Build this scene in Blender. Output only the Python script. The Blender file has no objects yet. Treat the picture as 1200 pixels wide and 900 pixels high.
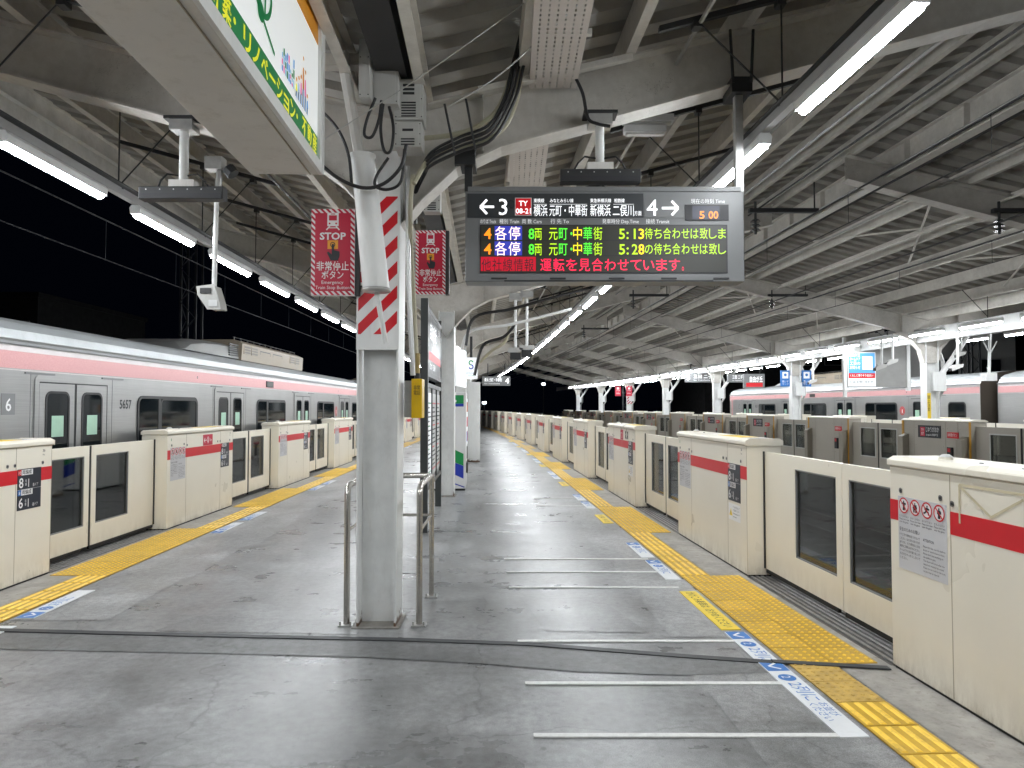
import bpy, bmesh, math, random
from mathutils import Vector, Matrix
random.seed(7)
R = math.radians
S = bpy.context.scene
COL = S.collection

# ---------------------------------------------------------------- camera, world, exposure
F = 825.0; H = 1.68; PITCH = math.atan(27 / F)
cam = bpy.data.cameras.new('camera'); cam.sensor_width = 36; cam.lens = 36 * F / 1200
cam.clip_start = 0.05; cam.clip_end = 2000
co = bpy.data.objects.new('camera', cam); COL.objects.link(co)
co.location = (0, 0, H); co.rotation_euler = (R(90) + PITCH, 0, 0); S.camera = co
W = bpy.data.worlds.new('World'); S.world = W; W.use_nodes = True
W.node_tree.nodes['Background'].inputs[0].default_value = (0.25, 0.4, 1.0, 1)
W.node_tree.nodes['Background'].inputs[1].default_value = 0.0018
S.view_settings.view_transform = 'Standard'; S.view_settings.look = 'None'
S.view_settings.exposure = 0.16; S.view_settings.gamma = 1.0
S.cycles.use_denoising = True
S.cycles.max_bounces = 7; S.cycles.diffuse_bounces = 4; S.cycles.glossy_bounces = 3
S.cycles.transparent_max_bounces = 12; S.cycles.sample_clamp_indirect = 6
S.cycles.caustics_reflective = False; S.cycles.caustics_refractive = False
TUBE_STRENGTH = 120.0

# ---------------------------------------------------------------- materials
MATS = {}
def nodes(name):
    m = bpy.data.materials.new(name); m.use_nodes = True
    nt = m.node_tree; b = nt.nodes['Principled BSDF']
    return m, nt, b
def N(nt, t, **k):
    n = nt.nodes.new(t)
    for a, v in k.items():
        if a in n.inputs: n.inputs[a].default_value = v
        else: setattr(n, a, v)
    return n
def pos(nt, scale=(1, 1, 1)):
    g = nt.nodes.new('ShaderNodeNewGeometry'); mp = nt.nodes.new('ShaderNodeMapping')
    mp.inputs['Scale'].default_value = scale
    nt.links.new(g.outputs['Position'], mp.inputs['Vector']); return mp.outputs[0]
def noise(nt, vec, scale, detail=5, rough=.6):
    n = N(nt, 'ShaderNodeTexNoise', Scale=scale, Detail=detail, Roughness=rough)
    nt.links.new(vec, n.inputs['Vector']); return n.outputs['Fac']
def ramp(nt, fac, stops):
    r = nt.nodes.new('ShaderNodeValToRGB'); e = r.color_ramp.elements
    while len(e) < len(stops): e.new(.5)
    for i, (p, c) in enumerate(stops):
        e[i].position = p; e[i].color = (*c, 1) if len(c) == 3 else c
    nt.links.new(fac, r.inputs[0]); return r.outputs[0]
def mixc(nt, fac, a, b, mode='MIX'):
    m = nt.nodes.new('ShaderNodeMix'); m.data_type = 'RGBA'; m.blend_type = mode
    for sck, v in ((m.inputs[0], fac), (m.inputs[6], a), (m.inputs[7], b)):
        if hasattr(v, 'links') or isinstance(v, bpy.types.NodeSocket): nt.links.new(v, sck)
        elif isinstance(v, (int, float)): sck.default_value = v
        else: sck.default_value = (*v, 1)
    return m.outputs[2]
def bump(nt, b, fac, strength, dist=.01):
    n = N(nt, 'ShaderNodeBump', Strength=strength, Distance=dist)
    nt.links.new(fac, n.inputs['Height']); nt.links.new(n.outputs[0], b.inputs['Normal'])

def painted(name, col, rough=.45, metal=0, var=.12, scale=3, dirt=.0, dirtcol=(.12, .1, .08), bmp=.05, stretch=(1, 1, 1), bscale=60):
    m, nt, b = nodes(name)
    p = pos(nt, stretch)
    n1 = noise(nt, p, scale, 6, .65)
    lo = tuple(c * (1 - var) for c in col); hi = tuple(min(1, c * (1 + var * .7)) for c in col)
    c = ramp(nt, n1, [(.3, lo), (.7, hi)])
    if dirt:
        n2 = noise(nt, pos(nt, (stretch[0] * 1.7, stretch[1] * 1.7, stretch[2] * .6)), scale * 2.3, 8, .75)
        f = ramp(nt, n2, [(.52, (0, 0, 0)), (.75, (dirt, dirt, dirt))])
        c = mixc(nt, f, c, dirtcol)
    nt.links.new(c, b.inputs['Base Color'])
    b.inputs['Metallic'].default_value = metal
    rr = ramp(nt, n1, [(.3, (rough * .85,) * 3), (.7, (min(1, rough * 1.15),) * 3)])
    nt.links.new(rr, b.inputs['Roughness'])
    if bmp: bump(nt, b, noise(nt, p, bscale, 3), bmp, .004)
    return m
def emis(name, col, st, base=(.5, .5, .5)):
    m, nt, b = nodes(name)
    b.inputs['Base Color'].default_value = (*base, 1)
    b.inputs['Emission Color'].default_value = (*col, 1); b.inputs['Emission Strength'].default_value = st
    b.inputs['Roughness'].default_value = .4
    return m
def glass(name, tint, refl=.12, rough=.03):
    m = bpy.data.materials.new(name); m.use_nodes = True; nt = m.node_tree; nt.nodes.clear()
    o = nt.nodes.new('ShaderNodeOutputMaterial'); t = nt.nodes.new('ShaderNodeBsdfTransparent')
    g = nt.nodes.new('ShaderNodeBsdfGlossy'); mx = nt.nodes.new('ShaderNodeMixShader'); fr = nt.nodes.new('ShaderNodeFresnel')
    fr.inputs[0].default_value = 1.6; t.inputs[0].default_value = (*tint, 1); g.inputs['Roughness'].default_value = rough
    mm = nt.nodes.new('ShaderNodeMath'); mm.operation = 'MULTIPLY_ADD'; mm.inputs[1].default_value = .9; mm.inputs[2].default_value = refl * .3
    nt.links.new(fr.outputs[0], mm.inputs[0]); nt.links.new(mm.outputs[0], mx.inputs[0])
    nt.links.new(t.outputs[0], mx.inputs[1]); nt.links.new(g.outputs[0], mx.inputs[2]); nt.links.new(mx.outputs[0], o.inputs[0])
    return m

def floor_mat(name='platform coating', mul=1.0, rough=0.0, seed=0.0):
    m, nt, b = nodes(name)
    p = pos(nt); big = noise(nt, pos(nt, (1, .6, 1)), .8, 6, .62)
    mid = noise(nt, pos(nt, (1, .8, 1)), 3.1, 6, .6); fine = noise(nt, p, 17, 6, .65); grit = noise(nt, p, 210, 2, .5)
    streak = noise(nt, pos(nt, (.45, 1.9, 1)), 1.3, 6, .6)
    c = ramp(nt, big, [(.32, (.14 * mul, .142 * mul, .142 * mul)), (.5, (.235 * mul, .238 * mul, .24 * mul)), (.68, (.33 * mul, .335 * mul, .34 * mul))])
    c = mixc(nt, .62, c, ramp(nt, streak, [(.32, (.66, .66, .66)), (.52, (1, 1, 1)), (.7, (1.25, 1.25, 1.25))]), 'MULTIPLY')
    c = mixc(nt, .62, c, ramp(nt, mid, [(.3, (.6, .59, .58)), (.5, (1, 1, 1)), (.7, (1.2, 1.2, 1.2))]), 'MULTIPLY')
    c = mixc(nt, .6, c, ramp(nt, fine, [(.34, (.6, .59, .57)), (.62, (1.2, 1.2, 1.2))]), 'MULTIPLY')
    c = mixc(nt, .7, c, ramp(nt, grit, [(.35, (.55, .55, .55)), (.65, (1.35, 1.35, 1.35))]), 'MULTIPLY')
    for sc_, lo_, hi_, k_ in ((1.9, .03, .06, .55), (5.5, .05, .1, .6), (14, .07, .13, .7)):   # gum spots and specks
        v = N(nt, 'ShaderNodeTexVoronoi', Scale=sc_); nt.links.new(pos(nt, (1, .8, 1)), v.inputs['Vector'])
        sel = ramp(nt, v.outputs['Color'], [(.45, (0, 0, 0)), (.5, (1, 1, 1))])
        st = ramp(nt, v.outputs['Distance'], [(lo_, (k_, k_, k_)), (hi_, (1, 1, 1))])
        c = mixc(nt, sel, c, mixc(nt, 1.0, c, st, 'MULTIPLY'))
    v2 = N(nt, 'ShaderNodeTexVoronoi', Scale=.45, feature='DISTANCE_TO_EDGE')
    dn = nt.nodes.new('ShaderNodeVectorMath'); dn.operation = 'ADD'
    nn = N(nt, 'ShaderNodeTexNoise', Scale=2.5, Detail=7); nt.links.new(p, nn.inputs['Vector'])
    sc = nt.nodes.new('ShaderNodeVectorMath'); sc.operation = 'SCALE'; sc.inputs['Scale'].default_value = .5
    nt.links.new(nn.outputs['Color'], sc.inputs[0]); nt.links.new(p, dn.inputs[0]); nt.links.new(sc.outputs[0], dn.inputs[1])
    nt.links.new(dn.outputs[0], v2.inputs['Vector'])
    c = mixc(nt, .5, c, ramp(nt, v2.outputs['Distance'], [(.0, (.35, .35, .35)), (.005, (1, 1, 1))]), 'MULTIPLY')
    nt.links.new(c, b.inputs['Base Color'])
    rr = ramp(nt, mixc(nt, .45, streak, mid), [(.3, (.2 + rough,) * 3), (.7, (.44 + rough,) * 3)])
    nt.links.new(rr, b.inputs['Roughness'])
    b.inputs['Specular IOR Level'].default_value = .5
    bump(nt, b, mixc(nt, .4, grit, fine), .35, .003)
    return m
def enamel_mat():
    m, nt, b = nodes('cream enamel')
    p = pos(nt); n1 = noise(nt, p, 1.1, 4); n2 = noise(nt, pos(nt, (1, 1, .35)), 9, 8, .75); n3 = noise(nt, p, 70, 4, .7)
    c = ramp(nt, n1, [(.3, (.77, .725, .62)), (.7, (.82, .775, .67))])
    sep = nt.nodes.new('ShaderNodeSeparateXYZ'); g = nt.nodes.new('ShaderNodeNewGeometry'); nt.links.new(g.outputs['Position'], sep.inputs[0])
    low = ramp(nt, sep.outputs['Z'], [(.0, (1, 1, 1)), (.1, (.25, .25, .25)), (.3, (.0, .0, .0))])
    gr = nt.nodes.new('ShaderNodeMath'); gr.operation = 'MULTIPLY'; nt.links.new(low, gr.inputs[0]); nt.links.new(ramp(nt, n2, [(.40, (.0,) * 3), (.62, (.9,) * 3)]), gr.inputs[1])
    c = mixc(nt, gr.outputs[0], c, (.40, .34, .25))
    c = mixc(nt, ramp(nt, n3, [(.70, (0, 0, 0)), (.78, (.08, .08, .08))]), c, (.5, .43, .32))
    nt.links.new(c, b.inputs['Base Color'])
    nt.links.new(ramp(nt, noise(nt, p, 1.7, 3), [(.3, (.27,) * 3), (.7, (.36,) * 3)]), b.inputs['Roughness'])
    bump(nt, b, noise(nt, p, 1.6, 1), .06, .02)
    return m
def tile_mat(name, lo, hi):
    m, nt, b = nodes(name)
    oi = nt.nodes.new('ShaderNodeObjectInfo')
    c = ramp(nt, oi.outputs['Random'], [(0, lo), (1, hi)])
    c = mixc(nt, ramp(nt, noise(nt, pos(nt), 11, 8, .75), [(.5, (0, 0, 0)), (.7, (.6, .6, .6))]), c, (.30, .19, .04))
    c = mixc(nt, ramp(nt, noise(nt, pos(nt), 2.2, 5), [(.46, (0, 0, 0)), (.74, (.45, .45, .45))]), c, (.42, .27, .05))
    nt.links.new(c, b.inputs['Base Color']); b.inputs['Roughness'].default_value = .42
    bump(nt, b, noise(nt, pos(nt), 90, 3), .2, .003)
    return m
def rusty_paint():
    m = painted('white painted steel', (.80, .81, .80), .38, var=.06, scale=4, dirt=.3, dirtcol=(.5, .46, .4), stretch=(1, 1, .4), bmp=.15, bscale=18)
    nt = m.node_tree; b = nt.nodes['Principled BSDF']; src = b.inputs['Base Color'].links[0].from_socket
    g = nt.nodes.new('ShaderNodeNewGeometry'); sp = nt.nodes.new('ShaderNodeSeparateXYZ'); nt.links.new(g.outputs['Position'], sp.inputs[0])
    hz = ramp(nt, sp.outputs['Z'], [(.0, (1, 1, 1)), (.05, (.62, .62, .62)), (.2, (.45, .45, .45)), (.6, (.38, .38, .38))])
    ad = nt.nodes.new('ShaderNodeMath'); ad.operation = 'ADD'; nt.links.new(hz, ad.inputs[0]); nt.links.new(noise(nt, pos(nt, (1, 1, .7)), 14, 8, .75), ad.inputs[1])
    c = mixc(nt, ramp(nt, ad.outputs[0], [(.0, (0, 0, 0)), (1.0, (0, 0, 0))]), src, (.14, .07, .035))
    r2 = nt.nodes.new('ShaderNodeMapRange'); r2.inputs[1].default_value = 1.10; r2.inputs[2].default_value = 1.18; nt.links.new(ad.outputs[0], r2.inputs[0])
    c = mixc(nt, r2.outputs[0], src, (.13, .075, .045)); nt.links.new(c, b.inputs['Base Color']); return m
def steel_mat(name='brushed steel', col=(.44, .44, .435), rough=.32):
    m, nt, b = nodes(name)
    n = noise(nt, pos(nt, (.6, .6, 40)), 3, 4, .6); n2 = noise(nt, pos(nt, (1, 1, .3)), 1.5, 5)
    c = ramp(nt, n, [(.3, tuple(x * .86 for x in col)), (.7, col)])
    c = mixc(nt, .5, c, ramp(nt, n2, [(.3, (.78, .78, .77)), (.7, (1, 1, 1))]), 'MULTIPLY')
    nt.links.new(c, b.inputs['Base Color']); b.inputs['Metallic'].default_value = .75
    b.inputs['Roughness'].default_value = rough
    bump(nt, b, noise(nt, pos(nt), 2.2, 2), .12, .02)
    return m
def pink_mat():
    m, nt, b = nodes('pink stripe film')
    n = noise(nt, pos(nt, (1, 3, 9)), 22, 4, .8)
    c = ramp(nt, n, [(.35, (.55, .26, .265)), (.7, (.70, .40, .40))])
    nt.links.new(c, b.inputs['Base Color']); b.inputs['Roughness'].default_value = .4
    return m
def ballast_mat():
    m, nt, b = nodes('ballast')
    v = N(nt, 'ShaderNodeTexVoronoi', Scale=17); nt.links.new(pos(nt), v.inputs['Vector'])
    c = mixc(nt, .85, ramp(nt, noise(nt, pos(nt), 2, 5), [(.3, (.24, .22, .19)), (.7, (.46, .43, .38))]), v.outputs['Color'], 'OVERLAY')
    c = mixc(nt, .8, c, ramp(nt, v.outputs['Distance'], [(.25, (1, 1, 1)), (.75, (.3, .3, .3))]), 'MULTIPLY')
    nt.links.new(c, b.inputs['Base Color']); b.inputs['Roughness'].default_value = .9
    bump(nt, b, v.outputs['Distance'], 1.0, .05)
    return m
def beam_mat(name, col, crack=True):
    m, nt, b = nodes(name)
    p = pos(nt); n1 = noise(nt, p, 2.1, 7, .7); n2 = noise(nt, p, 14, 6, .7)
    c = ramp(nt, n1, [(.3, tuple(x * .78 for x in col)), (.7, tuple(x * 1.08 for x in col))])
    c = mixc(nt, .35, c, ramp(nt, n2, [(.35, (.75, .72, .68)), (.6, (1, 1, 1))]), 'MULTIPLY')
    if crack:
        v = N(nt, 'ShaderNodeTexVoronoi', Scale=3.2, feature='DISTANCE_TO_EDGE')
        a = nt.nodes.new('ShaderNodeVectorMath'); a.operation = 'ADD'
        nn = N(nt, 'ShaderNodeTexNoise', Scale=6, Detail=5); nt.links.new(p, nn.inputs['Vector'])
        nt.links.new(p, a.inputs[0]); nt.links.new(nn.outputs['Color'], a.inputs[1]); nt.links.new(a.outputs[0], v.inputs['Vector'])
        msk = ramp(nt, noise(nt, p, 1.3, 3), [(.5, (0, 0, 0)), (.6, (.7, .7, .7))])
        cr = ramp(nt, v.outputs['Distance'], [(0, (.3, .28, .25)), (.012, (1, 1, 1))])
        c = mixc(nt, msk, c, mixc(nt, 1.0, c, cr, 'MULTIPLY'))
    nt.links.new(c, b.inputs['Base Color']); b.inputs['Roughness'].default_value = .5
    bump(nt, b, n2, .1, .01)
    return m
SPEC = {
 'floor': floor_mat,
 'patch_light': lambda: floor_mat('pale resin coating', 1.22, .05), 'patch_dark': lambda: floor_mat('dark patch coating', .62, .15),
 'joint': lambda: painted('joint rubber', (.035, .037, .04), .55),
 'edge_concrete': lambda: painted('worn edge concrete', (.30, .285, .26), .6, var=.4, scale=4, dirt=.9, dirtcol=(.13, .10, .08), bmp=.4, bscale=40),
 'slab_side': lambda: painted('slab side', (.2, .19, .18), .8, var=.3),
 'tactile': lambda: tile_mat('tactile yellow', (.46, .275, .02), (.60, .36, .03)),
 'tactile_old': lambda: painted('worn tactile yellow', (.52, .34, .08), .6, var=.3, scale=9, dirt=.8, dirtcol=(.22, .16, .07), bmp=.3),
 'floor_white': lambda: painted('floor white tape', (.72, .72, .70), .5, var=.15, scale=20, dirt=.4, dirtcol=(.3, .3, .3), bmp=.3, bscale=120),
 'sticker_white': lambda: painted('sticker white', (.72, .74, .76), .4, var=.06, dirt=.25, dirtcol=(.4, .4, .4)),
 'blue': lambda: painted('sign blue', (.03, .17, .5), .4),
 'yellow': lambda: painted('sticker yellow', (.85, .62, .04), .45, dirt=.3, dirtcol=(.4, .3, .1)),
 'cream': enamel_mat,
 'tactile_top': lambda: tile_mat('tactile stud yellow', (.88, .57, .06), (.95, .64, .08)),
 'cream_seam': lambda: painted('seam', (.42, .37, .28), .6),
 'black_gap': lambda: painted('black rubber', (.012, .012, .012), .6),
 'red': lambda: painted('red band', (.60, .008, .018), .35, var=.05),
 'maroon': lambda: painted('sign crimson', (.50, .008, .04), .4, var=.05),
 'sheet_grey': lambda: painted('notice sheet', (.58, .58, .6), .4, var=.03),
 'ink': lambda: painted('ink black', (.02, .02, .025), .5),
 'white': lambda: painted('sign white', (.82, .82, .82), .4, var=.03),
 'navy': lambda: painted('sign near-black', (.014, .018, .03), .35),
 'lock': lambda: painted('lock steel', (.25, .25, .25), .3, 1),
 'brown_back': lambda: painted('taupe back panel', (.40, .37, .315), .45, var=.06, scale=1.2),
 'brown_dark': lambda: painted('taupe pocket', (.30, .275, .225), .5, var=.06),
 'amber': lambda: painted('amber edge', (.52, .27, .03), .5),
 'gate_glass': lambda: glass('gate pane', (.80, .83, .82), .05),
 'groove_plate': lambda: painted('threshold plate', (.1, .1, .1), .35, .6, var=.4, scale=20),
 'groove_rib': lambda: painted('threshold rib', (.33, .32, .31), .4, .5, var=.4, scale=20),
 'beam': lambda: beam_mat('beam paint', (.64, .615, .57)),
 'purlin': lambda: beam_mat('purlin paint', (.70, .675, .625), False),
 'roof': lambda: painted('roof deck', (.34, .325, .295), .55, var=.25, scale=1.5, dirt=.35, dirtcol=(.18, .15, .12), stretch=(1, 1, 1)),
 'white_steel': lambda: rusty_paint(),
 'white_plain': lambda: painted('white painted steel', (.82, .83, .82), .4, var=.07, scale=4, dirt=.35, dirtcol=(.36, .33, .28), stretch=(1, 1, .5), bmp=.15, bscale=25),
 'web_grey': lambda: painted('column web paint', (.87, .88, .87), .42, var=.1, scale=4, dirt=.3, dirtcol=(.5, .48, .44), bmp=.15, bscale=12),
 'grey_box': lambda: painted('light grey box', (.55, .55, .53), .45, var=.06, dirt=.3, dirtcol=(.35, .33, .3)),
 'mid_grey': lambda: painted('mid grey casing', (.19, .195, .20), .35, var=.05),
 'board_face': lambda: painted('board charcoal', (.045, .05, .055), .3, var=.05),
 'dark': lambda: painted('dark steel', (.025, .026, .028), .5, var=.2),
 'cable': lambda: painted('black cable', (.018, .018, .02), .4),
 'cable_beige': lambda: painted('beige conduit', (.46, .43, .31), .5, dirt=.4, dirtcol=(.25, .22, .15)),
 'galv': lambda: painted('galvanised steel', (.5, .5, .49), .4, .6, var=.15, scale=12),
 'stainless': lambda: steel_mat('stainless tube', (.55, .53, .49), .22),
 'train': lambda: steel_mat(), 'train_roof': lambda: painted('train roof paint', (.42, .44, .45), .4, .3, var=.12, dirt=.3, dirtcol=(.2, .2, .2)),
 'pink': pink_mat, 'train_edge': lambda: painted('white edge film', (.62, .58, .58), .4),
 'train_glass': lambda: (lambda m: (m.node_tree.nodes['Principled BSDF'].inputs['Specular IOR Level'].__setattr__('default_value', .28), m)[1])(painted('dark train glass', (.006, .009, .011), .05, var=.4, bmp=0)),
 'rubber': lambda: painted('window rubber', (.012, .013, .014), .4),
 'green_film': lambda: painted('door sticker green', (.35, .55, .42), .4),
 'ac': lambda: painted('rooftop unit beige', (.24, .20, .15), .5, var=.15, dirt=.4, dirtcol=(.18, .14, .1)),
 'ac_cover': lambda: painted('rooftop cover grey', (.20, .20, .195), .5),
 'orange': lambda: painted('ad orange', (.85, .35, .02), .4),
 'ad_white': lambda: emis('ad lit face', (.95, 1, .98), .32, (.8, .8, .8)),
 'ad_green': lambda: emis('ad green', (.0, .16, .045), .35, (.01, .16, .05)),
 'ad_yellow': lambda: emis('ad yellow', (.85, .85, .02), .35, (.8, .75, .04)),
 'ad_blue': lambda: emis('ad blue', (.1, .3, .6), .3, (.1, .3, .6)),
 'ad_blue2': lambda: emis('ad pale blue', (.3, .5, .65), .3, (.3, .5, .65)),
 'ad_pink': lambda: emis('ad pink', (.75, .2, .4), .3, (.7, .2, .4)),
 'ad_panel': lambda: painted('ad case paint', (.70, .685, .655), .5, var=.07, scale=2, dirt=.35, dirtcol=(.33, .29, .23)),
 'sign_lit': lambda: emis('backlit white', (.95, .97, 1), 1.1, (.8, .8, .8)),
 'sign_dim': lambda: emis('backlit soft white', (.95, .97, 1), .45, (.7, .7, .7)),
 'sign_red': lambda: emis('backlit red', (.7, .005, .015), .3, (.5, .005, .012)),
 'led_bg': lambda: emis('led panel', (.12, .13, .06), .09, (.02, .02, .02)),
 'led_clock': lambda: emis('clock panel', (.05, .06, .2), .15, (.02, .02, .03)),
 'led_white': lambda: emis('led white', (1, .75, .7), 1.8, (.01, .01, .01)), 'led_blue': lambda: emis('led blue', (.06, .08, .75), .6, (.01, .01, .01)),
 'led_red': lambda: emis('led red', (1, .01, .07), 1.7, (.01, .01, .01)), 'led_red_bg': lambda: emis('led red ground', (.8, .0, .03), .7, (.01, .01, .01)),
 'led_orange': lambda: emis('led orange', (1, .26, .01), 1.5, (.01, .01, .01)), 'led_yellow': lambda: emis('led yellow', (.95, .7, .01), 1.6, (.01, .01, .01)),
 'led_green': lambda: emis('led green', (.1, 1, .05), 1.3, (.01, .01, .01)), 'led_lime': lambda: emis('led lime', (.5, .85, .01), 1.4, (.01, .01, .01)),
 'tube': lambda: emis('lit tube', (.93, .97, 1.0), TUBE_STRENGTH, (.8, .8, .8)),
 'lamp_white': lambda: painted('lamp housing white', (.75, .76, .76), .35),
 'far_light': lambda: emis('far lamp', (.8, .9, 1), 12),
 'ballast': ballast_mat,
 'rail': lambda: painted('rail steel', (.75, .73, .70), .3, .6, var=.2),
 'rail_side': lambda: painted('rusty rail', (.13, .075, .045), .8, var=.3),
 'sleeper': lambda: painted('concrete sleeper', (.24, .22, .19), .8, var=.3, dirt=.6),
 'night_wall': lambda: painted('wall at night', (.008, .008, .009), .8, var=.2),
 'pale_wall': lambda: painted('pale rendered wall', (.33, .33, .32), .8, var=.1),
 'green': lambda: painted('logo green', (.01, .3, .08), .4), 'logo_blue': lambda: painted('logo blue', (.02, .05, .45), .4),
 'yellow_box': lambda: painted('yellow phone box', (.80, .50, .01), .35, dirt=.2, dirtcol=(.4, .3, .1)),
 'paper': lambda: painted('poster paper', (.6, .62, .62), .5), 'paper_lit': lambda: emis('lit timetable', (.9, .95, 1), .5, (.6, .6, .6)),
 'poster_blue': lambda: emis('poster blue', (.08, .3, .6), .5, (.08, .3, .6)),
 'seat_red': lambda: painted('seat pink', (.5, .12, .15), .5),
}
SPEC['patch_dark2'] = lambda: floor_mat('faintly darker coating', .85, .0)
SPEC['tape'] = lambda: painted('tape residue', (.60, .53, .36), .6, var=.15)
SPEC['green_film2'] = lambda: painted('reflected green glass film', (.05, .12, .12), .3)  # colour standing in for greenish reflections in the train windows
SPEC['gangway_brown'] = lambda: painted('gangway brown', (.05, .04, .03), .6)
SPEC['seal_red'] = lambda: painted('round red sticker', (.6, .06, .06), .4)
SPEC['lamp_beam'] = lambda: painted('pale lamp beam', (.22, .22, .215), .45, var=.08)
SPEC['mid_grey2'] = lambda: painted('raceway grey', (.36, .36, .36), .5)
SPEC['tray'] = lambda: painted('tray enamel', (.58, .53, .49), .5, var=.06)
SPEC['brass'] = lambda: painted('brass gland', (.33, .25, .1), .4, .5)
SPEC['board_face2'] = lambda: painted('charcoal frame', (.05, .055, .055), .35)
SPEC['sign_lit_soft'] = lambda: emis('light box white', (.9, .95, 1), .55, (.7, .7, .7))
SPEC['insul'] = lambda: painted('insulator glaze', (.06, .065, .07), .2)
SPEC['mast'] = lambda: painted('mast grey', (.02, .022, .025), .5)
SPEC['dim_window'] = lambda: emis('dim window', (.3, .34, .4), .05, (.05, .05, .06))
def M(n):
    if n not in MATS: MATS[n] = SPEC[n]()
    return MATS[n]

# ---------------------------------------------------------------- geometry helpers
TXT = {}
def text_geo(s, bold=0.0):
    k = (s, bold)
    if k not in TXT:
        c = bpy.data.curves.new('lettering', 'FONT'); c.body = s; c.resolution_u = 2; c.offset = bold
        o = bpy.data.objects.new('lettering', c); m = o.to_mesh()
        v = [(p.co.x, p.co.y) for p in m.vertices]; f = [tuple(p.vertices) for p in m.polygons]
        o.to_mesh_clear(); bpy.data.objects.remove(o); bpy.data.curves.remove(c)
        x0 = min(a for a, b in v); x1 = max(a for a, b in v); y0 = min(b for a, b in v); y1 = max(b for a, b in v)
        TXT[k] = (v, f, x0, x1, y0, y1)
    return TXT[k]
class Pl:                                             # a flat frame: origin, right, up
    def __init__(s, o, u, v): s.o = Vector(o); s.u = Vector(u).normalized(); s.v = Vector(v).normalized(); s.n = s.u.cross(s.v)
    def p(s, a, b, d=0): return s.o + s.u * a + s.v * b + s.n * d
def clip(poly, a, b, c):                              # keep a*x+b*y<=c
    out = []
    for i in range(len(poly)):
        p, q = poly[i], poly[(i + 1) % len(poly)]
        fp, fq = a * p[0] + b * p[1] - c, a * q[0] + b * q[1] - c
        if fp <= 0: out.append(p)
        if fp * fq < 0:
            t = fp / (fp - fq); out.append((p[0] + (q[0] - p[0]) * t, p[1] + (q[1] - p[1]) * t))
    return out
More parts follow.
